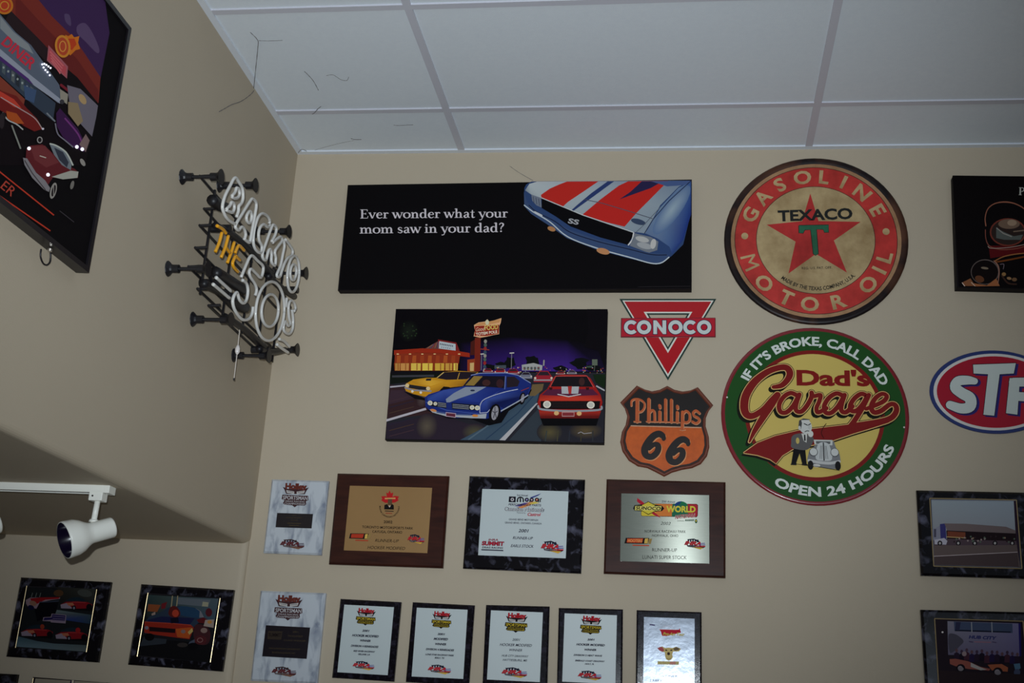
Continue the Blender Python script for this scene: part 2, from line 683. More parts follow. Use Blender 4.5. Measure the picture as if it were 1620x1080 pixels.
# alcove wall below, with a rounded corner bead where it meets the back wall
b = MB()
yy = -0.020
prof = [(-3.2, 0.1), (-3.2, yy), (-0.022, yy)]
for k in range(1, 7):
    a = math.pi / 2 * k / 6
    prof.append((-0.022 + 0.02 * math.sin(a), yy + 0.02 - 0.02 * math.cos(a)))
prof.append((-0.002, 0.1))
n = len(prof)
vv = [(x, y, 0) for x, y in prof] + [(x, y, SOF + 0.01) for x, y in prof]
ff = [(i, (i + 1) % n, n + (i + 1) % n, n + i) for i in range(n)] + [tuple(range(n))[::-1], tuple(range(n, 2 * n))]
struct(b.add(vv, ff).build('wall_alcove', NICHE))
struct(box('wall_alcove_end', (-3.3, -8.6, 0), (-3.2, 0.1, H + 0.1), WALL))
struct(box('wall_right', (7.2, -8.6, 0), (7.32, 0.12, H + 0.1), WALL))
struct(box('floor', (-3.3, -8.7, -0.1), (7.32, 0.12, 0), FLOORM))
b = MB()                                         # the wall behind the photographer with its shop window opening
b.box((-3.3, -8.72, 0), (7.32, -8.6, 0.65)).box((-3.3, -8.72, 2.85), (7.32, -8.6, H + 0.1))
b.box((-3.3, -8.72, 0.65), (0.55, -8.6, 2.85)).box((5.85, -8.72, 0.65), (7.32, -8.6, 2.85))
struct(b.build('wall_front', WALL))
b = MB()
for x in (0.55, 2.28, 4.04, 5.79):
    b.box((x, -8.7, 0.65), (x + 0.06, -8.64, 2.85))
b.box((0.55, -8.7, 0.65), (5.85, -8.64, 0.71)).box((0.55, -8.7, 2.79), (5.85, -8.64, 2.85))
struct(b.build('window_1', GLASS))

# suspended ceiling: 2 x 4 ft lay-in panels in an exposed grid
ceil = struct(box('ceiling', (-0.02, -8.6, H + 0.06), (7.2, 0.0, H + 0.1), TILE))
XB = [0.0] + [0.616 + 1.2192 * k for k in range(6)]
YB = [0.0] + [-0.3115 - 0.6113 * k for k in range(14)]
TW = 0.0120
tile_me = {}
for i in range(len(XB)):
    x0 = XB[i]
    x1 = XB[i + 1] if i + 1 < len(XB) else 7.2
    for j in range(len(YB)):
        y1 = YB[j]
        y0 = YB[j + 1] if j + 1 < len(YB) else -8.6
        key = (round(x1 - x0, 3), round(y1 - y0, 3))
        if key not in tile_me:
            o = box('ceiling_panel', (x0, y0, H + 0.004), (x1, y1, H + 0.02), TILE, ceil)
            tile_me[key] = o
        else:
            src = tile_me[key]
            o = src.copy()
            COL.objects.link(o)
            o.location = Vector(((x0 + x1) / 2, (y0 + y1) / 2, H + 0.012)) - wloc(ceil)
for x in XB[1:]:
    box('main_tee', (x - TW, -8.6, H - 0.001), (x + TW, -0.0, H + 0.006), TEE, ceil)
for y in YB[1:]:
    for i in range(len(XB)):
        x0 = XB[i]
        x1 = XB[i + 1] if i + 1 < len(XB) else 7.2
        box('cross_tee', (x0 + TW, y - TW, H - 0.0008), (x1 - TW, y + TW, H + 0.006), TEE, ceil)
ANG = mat('wall_angle_enamel', (0.74, 0.78, 0.84), 0.5)
box('wall_angle', (0.0, -0.022, H - 0.0014), (7.2, 0.0, H + 0.006), ANG, ceil)
box('wall_angle', (0.0, -8.6, H - 0.0014), (0.022, -0.022, H + 0.006), ANG, ceil)

# ------------------------------------------------------------------ wide canvas: car nose and a line of text
VE = (520, 270, 2.7458)
BLK = (12, 11, 14)


def slab(name_thing, label, cat, view, quad, t, bev, m, body, ax=1, base=0.0, sign=-1.0, group=None):
    cs = corners_on(view, quad, ax, base + sign * t)
    loc = sum(cs, Vector()) / 4
    loc[ax] = base
    T = thing(name_thing, label, cat, loc, group)
    v, f = chamfer(cs, base, t, bev, ax, sign)
    mesh(body, v, f, m, T)
    return T, cs


T, cs = slab('canvas_print', 'long black canvas print of a red-striped car nose with a two-line question in white', 'canvas print', VE,
             [(80, 60), (1577, 38), (1577, 512), (42, 520)], 0.035, 0.002, CANVAS_EDGE, 'stretched_canvas')
A = Art(T, 1, -0.0352, VE, m=INK)
A.part('picture')
A.poly([(83, 62), (1575, 41), (1575, 510), (46, 517)], BLK)
A.poly([(850, 75), (858, 60), (880, 47), (905, 46), (1574, 43), (1574, 180), (1540, 320), (1490, 370), (1440, 405), (1390, 400), (1310, 382), (1170, 345), (1035, 293), (960, 240), (905, 203), (862, 168), (850, 140)], (48, 72, 118))
A.poly([(853, 85), (872, 57), (905, 47), (1572, 43), (1520, 70), (1440, 150), (1375, 272), (1300, 262), (1110, 195), (925, 120), (880, 103)], None, [(120, 138, 156), (178, 192, 198), (180, 190, 196), (96, 116, 150), (118, 138, 160), (140, 158, 172), (132, 150, 166), (138, 156, 170), (150, 166, 176), (170, 184, 190), (160, 176, 184)])
A.poly([(922, 105), (960, 78), (1000, 60), (1035, 47), (1172, 46), (1100, 95), (1040, 135), (1015, 158), (925, 118)], (186, 44, 38))
A.poly([(1058, 178), (1150, 112), (1240, 46), (1212, 46), (1140, 98), (1078, 150), (1050, 175)], (44, 62, 112))
A.poly([(1103, 190), (1180, 125), (1260, 65), (1300, 46), (1475, 44), (1420, 100), (1340, 180), (1285, 243), (1200, 222)], (188, 42, 38))
A.poly([(1262, 125), (1310, 92), (1360, 46), (1452, 45), (1400, 75), (1330, 100)], (42, 38, 76))
A.poly([(1400, 46), (1574, 43), (1574, 60), (1470, 68)], (70, 92, 140))
A.poly([(1375, 272), (1440, 160), (1520, 75), (1574, 48), (1574, 190), (1540, 300), (1492, 362), (1480, 330), (1430, 295)], None, [(96, 120, 156), (110, 138, 168), (116, 142, 172), (60, 92, 150), (30, 50, 120), (34, 56, 128), (42, 66, 128), (70, 98, 148), (96, 120, 156)])
A.glow(1490, 170, 38, 130, (150, 174, 190), (88, 116, 158), 36)
A.poly([(925, 120), (1105, 195), (1325, 270), (1320, 285), (1300, 322), (1180, 290), (1050, 242), (985, 198), (925, 162)], (10, 10, 14))
A.stroke([(925, 118), (1105, 193), (1325, 268)], 4, (190, 200, 205), caps=False)
A.stroke([(1325, 270), (1318, 300), (1302, 322)], 6, (205, 210, 212), sm=True)
A.poly([(880, 103), (922, 118), (925, 160), (902, 150), (884, 130)], (112, 124, 142))
for k in range(3):
    A.stroke([(888 + k * 12, 112 + k * 5), (892 + k * 12, 140 + k * 6)], 3, (70, 80, 100), caps=False)
A.poly([(1330, 272), (1400, 288), (1432, 308), (1427, 345), (1390, 357), (1308, 326)], (116, 126, 138))
A.ell(1362, 298, 30, 12, (176, 182, 184), 14)
A.ell(1372, 326, 34, 13, (160, 168, 174), 14)
A.ell(1410, 318, 12, 22, (188, 192, 192), 10)
A.poly([(848, 90), (862, 135), (905, 178), (985, 225), (1050, 258), (1170, 300), (1310, 335), (1400, 358), (1470, 362), (1480, 375), (1445, 402), (1390, 402), (1310, 382), (1170, 345), (1035, 293), (960, 240), (880, 188), (850, 155)], (58, 80, 120))
A.stroke([(870, 150), (905, 180), (985, 222), (1050, 268), (1170, 308), (1310, 342), (1400, 364), (1468, 366)], 4, (26, 34, 60), sm=True)
A.stroke([(850, 150), (890, 180), (960, 222), (1040, 288), (1170, 338), (1310, 377), (1400, 402), (1445, 400), (1478, 376)], 5, (186, 202, 212), sm=True)
A.stroke([(895, 180), (925, 195)], 8, (190, 200, 210))
A.ell(968, 253, 18, 10, (176, 128, 84), 20)
A.ell(1192, 350, 29, 13, (190, 138, 96), 14)
A.ell(1345, 222, 33, 12, (56, 72, 100), 15)
A.stroke([(1110, 125), (1190, 142), (1310, 178), (1405, 208)], 3, (80, 84, 100))
A.stroke([(1572, 46), (1480, 130), (1410, 210), (1372, 272)], 3.5, (36, 48, 80))
A.stroke([(1442, 158), (1365, 240), (1330, 272)], 2.5, (90, 100, 116))
A.stroke([(1345, 505), (1570, 502)], 2.5, (40, 38, 42))
A.text('SS', (1038, 228), (1084, 236), 22, (165, 172, 180), bold=0.03, shear=0.1)
A.new('text_line')
A.serif('Ever wonder what your', (136, 208), (780, 205), 39, (205, 205, 215))
A.new('text_line')
A.serif('mom saw in your dad?', (136, 275), (764, 270), 40, (205, 205, 215))
A.done()

# ------------------------------------------------------------------ canvas of three cars at night
VM = (600, 480, 4.378)
T, cs = slab('canvas_print', 'canvas print of blue, red and yellow muscle cars racing past a diner at night', 'canvas print', VM,
             [(112, 37), (1582, 37), (1555, 968), (42, 940)], 0.03, 0.002, CANVAS_EDGE, 'stretched_canvas')
A = Art(T, 1, -0.0302, VM, m=INK)
A.part('picture')
A.poly([(115, 40), (1579, 40), (1553, 964), (46, 937)], (10, 8, 13))
A.poly([(560, 270), (900, 230), (900, 470), (560, 470)], None, [(10, 8, 14), (10, 8, 14), (54, 30, 118), (22, 14, 40)])
A.poly([(900, 230), (1300, 250), (1300, 470), (900, 470)], None, [(10, 8, 14), (10, 8, 14), (66, 38, 138), (54, 30, 118)])
A.poly([(1300, 250), (1572, 300), (1568, 470), (1300, 470)], None, [(10, 8, 14), (10, 8, 14), (24, 16, 48), (66, 38, 138)])
A.poly([(76, 478), (1566, 478), (1553, 964), (46, 937)], (40, 41, 50))
A.poly([(76, 560), (330, 610), (420, 760), (52, 800)], (56, 38, 42))
A.poly([(80, 600), (180, 600), (300, 640), (60, 700)], (62, 46, 58))
A.poly([(52, 830), (420, 770), (700, 860), (560, 945), (48, 936)], (46, 38, 52))
A.glow(330, 850, 75, 90, (92, 86, 74), (46, 38, 50), 10)
A.glow(660, 890, 90, 60, (84, 84, 62), (46, 38, 52))
A.glow(300, 650, 40, 70, (96, 86, 84), (56, 40, 46), 12)
A.poly([(560, 945), (780, 830), (1000, 640), (1090, 560), (1120, 570), (1090, 690), (850, 945)], (62, 84, 104))
A.stroke([(620, 940), (900, 740), (1060, 600)], 10, (86, 108, 124))
A.stroke([(740, 940), (960, 760), (1085, 620)], 8, (44, 66, 92))
A.poly([(1060, 560), (1140, 555), (1130, 600), (1080, 640), (1040, 640)], (112, 96, 66))
A.poly([(900, 945), (1110, 720), (1130, 850), (1120, 955)], (52, 62, 72))
A.glow(1180, 890, 90, 70, (92, 86, 58), (42, 43, 50))
A.glow(1430, 880, 120, 60, (96, 84, 58), (40, 41, 50))
for k in range(5):
    A.stroke([(1160 + k * 80, 880), (1150 + k * 82, 955)], 7, [(54, 66, 70), (70, 70, 52), (46, 52, 64), (66, 64, 48), (50, 56, 62)][k], caps=False)
for k in range(7):
    y = 640 + k * 40
    A.stroke([(70, y + 40), (240, y - 5)], 5, [(70, 52, 60), (44, 40, 60), (76, 58, 50)][k % 3], caps=False)
A.poly([(76, 478), (445, 475), (390, 520), (76, 560)], (20, 26, 20))
A.stroke([(90, 505), (380, 500)], 14, (64, 66, 74), caps=False)
A.poly([(1478, 492), (1568, 490), (1562, 588), (1500, 550)], (22, 40, 22))
A.poly([(50, 802), (322, 722), (328, 736), (50, 818)], (186, 186, 198))
A.poly([(75, 573), (192, 562), (192, 572), (75, 584)], (176, 176, 188))
A.poly([(832, 946), (1088, 690), (1100, 690), (872, 948)], (180, 184, 190))
A.poly([(1505, 566), (1562, 598), (1561, 608), (1500, 575)], (176, 180, 186))
# trees and far lights
for (x, y, rx, ry) in [(1060, 400, 60, 55), (910, 410, 45, 50), (850, 430, 60, 30), (1390, 410, 70, 45), (1250, 450, 70, 22), (1480, 450, 70, 28), (770, 440, 40, 25)]:
    A.poly([(x + rx * random.uniform(.55, 1.1) * math.cos(a * .4488), y + ry * random.uniform(.55, 1.1) * math.sin(a * .4488)) for a in range(14)], (13, 16, 18))
A.glow(205, 190, 70, 80, (26, 34, 26), (10, 8, 13), 10)
for k in range(16):
    A.ell(random.uniform(160, 260), random.uniform(140, 245), 5, 5, (40, 58, 36), n=8)
A.poly([(1440, 40), (1579, 40), (1566, 460), (1520, 330), (1420, 300), (1450, 200)], (13, 10, 16))
for (x, y0, y1) in [(710, 352, 462), (918, 345, 455)]:
    A.stroke([(x, y0), (x - 3, y1)], 5, (120, 120, 130), caps=False)
    A.stroke([(x - 12, y0), (x + 14, y0 - 2)], 7, (205, 205, 200))
# diner
A.poly([(320, 312), (412, 260), (424, 320)], (104, 66, 62))
for k in range(5):
    A.stroke([(335 + k * 17, 310), (372 + k * 9, 285 - k * 4)], 4, [(150, 110, 80), (70, 80, 120), (150, 60, 60)][k % 3], caps=False)
A.poly([(408, 250), (535, 272), (560, 335), (540, 332), (412, 315)], (126, 36, 38))
A.poly([(416, 262), (530, 282), (530, 328), (413, 313)], (184, 200, 208))
for k in range(8):
    A.stroke([(425 + k * 12, 276 + k * 2), (424 + k * 12, 288 + k * 2)], 6, (60, 70, 92), caps=False)
for k in range(5):
    A.stroke([(434 + k * 14, 300 + k * 2), (434 + k * 14, 309 + k * 2)], 5, (110, 126, 146), caps=False)
A.poly([(104, 325), (300, 312), (420, 318), (540, 330), (628, 345), (628, 374), (560, 366), (420, 345), (260, 342), (104, 358)], (156, 46, 26))
A.poly([(110, 352), (260, 343), (420, 346), (560, 366), (552, 418), (107, 416)], (142, 52, 30))
for k in range(8):
    A.poly([(125 + k * 54, 362), (150 + k * 54, 362), (148 + k * 54, 412), (120 + k * 54, 412)], [(176, 86, 40), (160, 66, 34)][k % 2])
for k in range(6):
    A.ell(130 + k * 85, 352, 9, 4, (235, 200, 140), n=10)
A.poly([(104, 414), (550, 418), (545, 468), (108, 470)], (140, 62, 26))
for x0, x1, c in [(112, 146, (190, 140, 70)), (150, 208, (206, 150, 82)), (222, 290, (226, 196, 86)), (300, 372, (232, 206, 84)), (388, 452, (214, 176, 66)), (460, 508, (206, 160, 70)), (516, 545, (228, 206, 92))]:
    A.poly([(x0, 416), (x1, 416), (x1 - 2, 466), (x0, 466)], c)
    A.stroke([(x0 + (x1 - x0) * .6, 418), (x0 + (x1 - x0) * .6, 464)], 7, (160, 96, 44), caps=False)
A.poly([(80, 468), (610, 468), (610, 484), (80, 494)], (20, 18, 24))
# pylon, totem, sign
A.poly([(635, 270), (668, 250), (668, 360), (632, 360)], (76, 30, 24))
A.poly([(664, 240), (704, 240), (700, 472), (660, 472)], (120, 40, 28))
A.poly([(612, 392), (664, 385), (664, 472), (612, 472)], (150, 62, 34))
A.poly([(630, 414), (658, 412), (656, 470), (630, 470)], (208, 176, 116))
for k in range(9):
    A.ell(737 - k * .8, 265 + k * 25, 11, 13, [(150, 150, 140), (80, 100, 90), (150, 44, 44), (60, 80, 100)][k % 4], n=12)
A.stroke([(705, 318), (762, 324)], 6, (150, 60, 50))
A.poly([(658, 152), (690, 134), (735, 128), (750, 112), (765, 130), (848, 104), (842, 140), (832, 160), (832, 215), (790, 222), (740, 234), (700, 240), (656, 230), (664, 190)], (226, 178, 136))
A.poly([(664, 160), (832, 150), (828, 212), (740, 228), (662, 226)], (150, 44, 32))
A.poly([(662, 152), (700, 136), (742, 132), (842, 110), (836, 134), (764, 148), (690, 156)], (206, 152, 98))
A.ell(749, 134, 13, 18, (212, 212, 178))
A.text('FOOD', (733, 190), (826, 180), 34, (214, 190, 100), bold=0.03)
A.text('Good', (668, 198), (728, 190), 26, (232, 208, 178), shear=0.35)
A.text('TOTEM POLE', (672, 226), (820, 208), 20, (240, 222, 200), bold=0.03)
# far buildings and traffic
A.poly([(988, 428), (1070, 415), (1132, 432), (1128, 466), (990, 466)], (166, 172, 172))
A.stroke([(1142, 398), (1140, 430)], 10, (150, 150, 146))
for k in range(5):
    A.poly([(1000 + k * 24, 442), (1016 + k * 24, 442), (1016 + k * 24, 462), (1000 + k * 24, 462)], (86, 92, 92))
A.poly([(1475, 390), (1512, 390), (1512, 432), (1475, 432)], (96, 110, 96))
A.stroke([(1493, 432), (1490, 470)], 5, (80, 90, 80))
A.poly([(1436, 436), (1476, 434), (1476, 448), (1436, 448)], (60, 80, 70))
A.poly([(800, 432), (880, 430), (880, 455), (800, 455)], (70, 82, 92))
for k in range(70):
    x = random.uniform(760, 1560)
    A.ell(x, random.uniform(445, 485), random.uniform(2, 5), random.uniform(2, 4), random.choice([(210, 200, 180), (190, 80, 60), (200, 170, 110), (150, 170, 190), (170, 50, 56)]), n=7)


def small_car(x0, x1, y0, y1, c):
    w, h = x1 - x0, y1 - y0
    A.poly([(x0, y0 + h * .6), (x0 + w * .15, y0 + h * .4), (x0 + w * .3, y0), (x0 + w * .75, y0), (x0 + w * .9, y0 + h * .4), (x1, y0 + h * .6), (x1, y1), (x0, y1)], c)
    A.poly([(x0 + w * .2, y0 + h * .4), (x0 + w * .33, y0 + h * .08), (x0 + w * .72, y0 + h * .08), (x0 + w * .84, y0 + h * .4)], (44, 36, 46))
    A.stroke([(x0, y1 - h * .18), (x1, y1 - h * .18)], h * .12, (150, 152, 160), caps=False)
    A.ell(x0 + w * .08, y0 + h * .64, w * .06, h * .1, (220, 214, 196), n=10)
    A.ell(x0 + w * .92, y0 + h * .64, w * .06, h * .1, (220, 214, 196), n=10)


small_car(720, 790, 455, 482, (146, 30, 44))
small_car(800, 880, 455, 490, (150, 30, 40))
small_car(880, 975, 458, 495, (140, 26, 36))
small_car(1225, 1290, 470, 498, (130, 40, 50))
small_car(1300, 1370, 468, 495, (96, 90, 110))
small_car(972, 1062, 480, 526, (112, 118, 138))
small_car(1072, 1206, 472, 550, (152, 36, 50))
# yellow car
A.poly([(170, 612), (330, 662), (470, 640), (400, 692), (250, 664)], (14, 12, 16))
A.poly([(180, 590), (190, 560), (240, 532), (330, 520), (400, 520), (445, 482), (540, 472), (690, 480), (660, 510), (600, 575), (480, 588), (440, 612), (400, 640), (330, 652), (240, 632), (190, 612)], (200, 146, 34))
A.poly([(400, 522), (450, 482), (545, 477), (686, 481), (646, 508), (612, 530), (470, 534)], (34, 28, 38))
A.stroke([(545, 532), (560, 484)], 5, (200, 160, 70), caps=False)
A.stroke([(404, 520), (452, 482)], 5, (214, 190, 120), caps=False)
A.poly([(225, 545), (340, 530), (470, 545), (360, 578), (250, 560)], None, [(186, 134, 36), (224, 176, 60), (200, 146, 40), (226, 176, 56), (190, 138, 34)])
A.poly([(360, 582), (470, 548), (640, 530), (600, 574), (480, 588), (440, 610), (400, 638), (360, 646)], None, [(214, 160, 44), (206, 152, 40), (170, 120, 30), (150, 100, 26), (196, 140, 34), (180, 126, 32), (140, 90, 24), (150, 100, 28)])
A.poly([(330, 526), (366, 524), (362, 540), (326, 540)], (36, 34, 40))
A.poly([(205, 565), (345, 586), (352, 602), (335, 612), (210, 590)], (38, 38, 44))
A.stroke([(184, 588), (240, 606), (362, 612)], 11, (142, 146, 156))
for x, y in [(198, 573), (343, 594)]:
    A.ell(x, y, 14, 13, (224, 206, 156))
for x, y in [(234, 614), (292, 622)]:
    A.ell(x, y, 9, 9, (226, 224, 212))
A.poly([(420, 610), (450, 580), (490, 584), (500, 600)], (22, 18, 20))
# blue car
A.poly([(330, 745), (480, 800), (640, 805), (760, 850), (850, 830), (900, 750), (1030, 660), (1060, 600), (900, 640)], (9, 9, 15))
A.poly([(320, 655), (345, 635), (450, 602), (580, 582), (640, 505), (700, 490), (880, 488), (960, 500), (1010, 530), (1052, 556), (1056, 590), (1030, 645), (960, 690), (870, 738), (820, 785), (740, 805), (640, 795), (540, 798), (460, 770), (360, 750), (325, 720)], (28, 46, 122))
A.poly([(335, 650), (450, 606), (590, 582), (860, 592), (800, 640), (700, 690), (510, 690), (470, 680), (340, 678)], None, [(36, 56, 130), (60, 84, 164), (30, 50, 136), (24, 40, 118), (70, 94, 172), (34, 54, 140), (26, 44, 122), (30, 48, 126), (50, 76, 158)])
A.poly([(705, 705), (745, 668), (860, 626), (960, 604), (1040, 575), (1030, 640), (960, 688), (870, 735), (800, 700), (770, 735), (752, 756), (708, 758)], None, [(44, 66, 150), (60, 84, 164), (50, 74, 154), (34, 54, 132), (24, 40, 112), (18, 30, 90), (22, 36, 104), (20, 32, 92), (16, 24, 74), (18, 28, 84), (24, 40, 110), (30, 50, 130)])
A.poly([(465, 668), (520, 626), (600, 584), (745, 583), (670, 625), (560, 662), (492, 690), (470, 690)], (136, 150, 172))
A.ell(650, 608, 16, 6, (40, 50, 80))
A.poly([(584, 576), (646, 506), (876, 510), (868, 592), (720, 580)], (26, 22, 32))
A.poly([(600, 572), (660, 508), (720, 510), (660, 574)], (146, 122, 62))
A.ell(745, 555, 28, 22, (66, 40, 40))
A.ell(840, 560, 26, 30, (58, 34, 40))
A.poly([(886, 514), (940, 512), (976, 545), (962, 580), (886, 588)], (40, 32, 40))
A.stroke([(872, 600), (878, 508)], 7, (96, 116, 176), caps=False)
A.stroke([(640, 503), (700, 489), (880, 487), (962, 502), (1010, 532), (1050, 556)], 5, (136, 154, 200))
A.stroke([(700, 762), (705, 702), (742, 664), (860, 622), (962, 600)], 5, (182, 192, 216), sm=True)
A.stroke([(700, 764), (752, 760), (770, 740)], 5, (182, 192, 216))
A.stroke([(330, 690), (470, 745), (690, 770)], 7, (60, 84, 160))
A.poly([(345, 680), (470, 694), (470, 732), (362, 716)], (24, 28, 42))
A.poly([(505, 694), (692, 708), (692, 746), (510, 736)], (24, 28, 42))
for k in range(3):
    A.stroke([(410, 692 + k * 11), (468, 700 + k * 11)], 4, (150, 158, 170), caps=False)
    A.stroke([(512, 704 + k * 11), (625, 714 + k * 11)], 4, (150, 158, 170), caps=False)
for x, y, r in [(357, 695, 17), (393, 700, 13), (647, 726, 16), (683, 729, 17)]:
    A.ell(x, y, r, r * .95, (222, 220, 196))
    A.ell(x, y, r * .6, r * .55, (190, 196, 190))
A.poly([(352, 738), (460, 766), (540, 774), (640, 780), (748, 768), (742, 802), (640, 800), (470, 788), (372, 760)], (168, 178, 188))
A.poly([(400, 752), (520, 768), (640, 772), (640, 782), (500, 778), (402, 762)], (70, 90, 140))
A.ell(380, 746, 22, 9, (208, 140, 84), 12)
A.ell(668, 783, 21, 9, (214, 140, 66), 4)
A.poly([(465, 758), (536, 766), (534, 797), (465, 788)], (190, 170, 190))
A.poly([(469, 763), (532, 770), (530, 792), (469, 784)], (96, 44, 62))
A.ell(803, 767, 40, 66, (14, 12, 16), 12)
A.ell(805, 764, 23, 50, (150, 152, 162), 12)
for k in range(5):
    a = k * 1.2566
    A.stroke([(805, 764), (805 + 19 * math.sin(a), 764 - 44 * math.cos(a))], 5, (60, 60, 70), caps=False)
A.ell(994, 664, 20, 42, (14, 12, 16), 10)
A.ell(996, 662, 11, 30, (136, 136, 148), 10)
A.stroke([(845, 752), (960, 688), (1036, 640)], 8, (160, 172, 190), caps=False)
A.stroke([(985, 612), (1040, 590)], 6, (130, 50, 70), caps=False)
# red car
A.poly([(1115, 790), (1525, 790), (1505, 852), (1140, 852)], (9, 9, 13))
A.poly([(1100, 690), (1115, 640), (1165, 600), (1215, 512), (1262, 500), (1430, 502), (1465, 525), (1500, 585), (1535, 640), (1548, 690), (1535, 752), (1520, 800), (1120, 800), (1108, 745)], (156, 32, 30))
A.poly([(1190, 582), (1228, 513), (1440, 513), (1482, 584)], (28, 24, 30))
A.ell(1405, 548, 20, 28, (64, 40, 40))
A.stroke([(1186, 586), (1224, 510), (1440, 508), (1488, 588)], 5, (190, 80, 76))
A.poly([(1170, 600), (1480, 600), (1530, 650), (1120, 650)], (86, 34, 62))
A.poly([(1118, 640), (1320, 650), (1530, 640), (1540, 682), (1320, 684), (1112, 682)], None, [(150, 36, 34), (196, 60, 44), (150, 34, 34), (190, 54, 40), (150, 36, 32), (196, 60, 42)])
A.poly([(1112, 752), (1538, 752), (1522, 798), (1120, 798)], None, [(176, 52, 40), (170, 44, 36), (70, 16, 18), (80, 18, 20)])
A.poly([(1264, 582), (1386, 582), (1380, 632), (1266, 632)], (176, 184, 190))
A.poly([(1308, 580), (1337, 580), (1332, 632), (1314, 632)], (176, 50, 48))
for x in (1178, 1432):
    A.poly([(x, 588), (x + 26, 588), (x + 20, 606), (x + 4, 606)], (60, 20, 24))
A.stroke([(1240, 636), (1315, 652), (1396, 636)], 7, (196, 198, 202))
A.poly([(1120, 682), (1532, 682), (1526, 738), (1122, 738)], (20, 15, 17))
for k in range(4):
    A.stroke([(1195, 690 + k * 11), (1440, 692 + k * 11)], 2.5, (54, 44, 46), caps=False)
for x, y in [(1165, 706), (1467, 710)]:
    A.ell(x, y, 27, 25, (226, 226, 212))
    A.ell(x, y, 18, 16, (196, 200, 192))
A.stroke([(1104, 718), (1130, 740), (1315, 752), (1520, 744), (1542, 722)], 14, (146, 152, 160), sm=True)
for x, y in [(1230, 766), (1387, 769)]:
    A.ell(x, y, 17, 15, (220, 182, 124))
A.poly([(1268, 754), (1354, 754), (1354, 790), (1268, 790)], (190, 150, 150))
A.poly([(1272, 762), (1350, 762), (1350, 785), (1272, 785)], (130, 50, 56))
A.stroke([(1380, 905), (1400, 896), (1420, 908), (1472, 902)], 4, (170, 172, 180))
A.done()

# ------------------------------------------------------------------ round tin signs


def disc_frame(view, pts4, t):
    """centre and radius on the wall from left/right/top/bottom photo points"""
    P = [hit(a, b, 1, -t) for a, b in vpts(view, pts4)]
    cx = (P[0].x + P[1].x) / 2
    cz = (P[2].z + P[3].z) / 2
    r = ((P[1] - P[0]).length + (P[2] - P[3]).length) / 4
    return cx, cz, r


class Disc(Art):
    """print addressed in units of the sign's radius; y up"""
    def __init__(s, parent, cx, cz, r, y, m, rot=0.0):
        Art.__init__(s, parent, 1, y, (0, 0, 1), m=m)
        s.c, s.r, s.rot = (cx, cz), r, math.radians(rot)

    def w(s, x, y, lift=0.0):
        if s.fr:
            o, u, v = s.fr
            x, y = o[0] + u[0] * x + v[0] * y, o[1] + u[1] * x + v[1] * y
        c, q = math.cos(s.rot), math.sin(s.rot)
        return Vector((s.c[0] + s.r * (x * c - y * q), s.val - lift, s.c[1] + s.r * (x * q + y * c)))

    def arc_char(s, ch, ang, rb, h, col, bold, bottom=False, sx=1.0):
        v, f, wd = text_mesh(ch, bold)
        l = s.lift()
        out = []
        for x, y in v:
            t = (x - wd / 2) * h * sx
            if bottom:
                rr = rb - y * h
                a = math.radians(ang) + t / (rb - h / 2)
            else:
                rr = rb + y * h
                a = math.radians(ang) - t / (rb + h / 2)
            out.append(s.w(rr * math.cos(a), rr * math.sin(a), l))
        s.raw(out, f, ink_col(col))

    def arc_text(s, t, a0, a1, rb, h, col, bold=0.0, bottom=False, jit=0.0):
        v, f, wd = text_mesh(t, bold)
        l = s.lift()
        out = []
        for x, y in v:
            a = math.radians(a0 + (a1 - a0) * x / wd)
            rr = rb - y * h if bottom else rb + y * h
            out.append(s.w(rr * math.cos(a), rr * math.sin(a), l))
        s.raw(out, f, ink_col(col))


def disc_body(T, name, cx, cz, r, prof, m):
    """prof: (radius fraction, height off the wall)"""
    b = MB()
    b.lathe([(h, rr * r) for rr, h in prof], (cx, 0, cz), (0, -1, 0), 72)
    return b.build(name, m, T, smooth=True)


VT = (1130, 240, 3.857)
cx, cz, r = disc_frame(VT, [(65, 545), (1182, 540), (612, 30), (634, 1055)], 0.012)
T = thing('tin_sign', 'round red and cream motor oil sign with red star and raised dark rim', 'sign', (cx, 0, cz))
RIMM = mat('tarnished_dark_rim', (24, 18, 20), 0.4, noise=(6, (0.45, 0.75), (84, 54, 38)), spec=0.25)
disc_body(T, 'rim', cx, cz, r, [(1.0, 0.0), (1.0, 0.005), (.985, .0085), (.965, .0095), (.94, .0085), (.925, .0066), (.91, .0062)], RIMM)
disc_body(T, 'plate', cx, cz, r, [(.905, 0.004), (.905, 0.0066), (0, 0.0066)], mat('cream_tin', (178, 152, 112), 0.5))


def vt(x, y):
    return ((x - 623) / 558.5, (543 - y) / 512.0)


D = Disc(T, cx, cz, r, -0.0068, INKW)
CRM = (190, 170, 128)
D.part('band')
D.ell(0, 0, .925, .925, (168, 136, 102), n=72)
D.ell(0, 0, .885, .885, (70, 30, 26), n=72)
D.ell(0, 0, .878, .878, (192, 54, 50), n=72)
D.ell(0, 0, .648, .648, (84, 40, 32), n=72)
D.ell(0, 0, .641, .641, (178, 162, 122), n=72)
D.new('dot')
D.ell(vt(192, 522)[0], vt(192, 522)[1], .038, .04, CRM)
D.new('dot')
D.ell(vt(1050, 495)[0], vt(1050, 495)[1], .038, .04, CRM)
D.part('star')
D.poly([vt(*p) for p in [(598, 257), (645, 430), (900, 435), (735, 550), (808, 745), (625, 632), (457, 752), (503, 557), (327, 452), (545, 430)]], (184, 46, 46))
for ch, a in zip('GASOLINE', (157, 138, 119.5, 99.6, 81.5, 65, 47.3, 27)):
    D.new('letter')
    D.arc_char(ch, a, .685, .165, CRM, 0.03, sx=1.1)
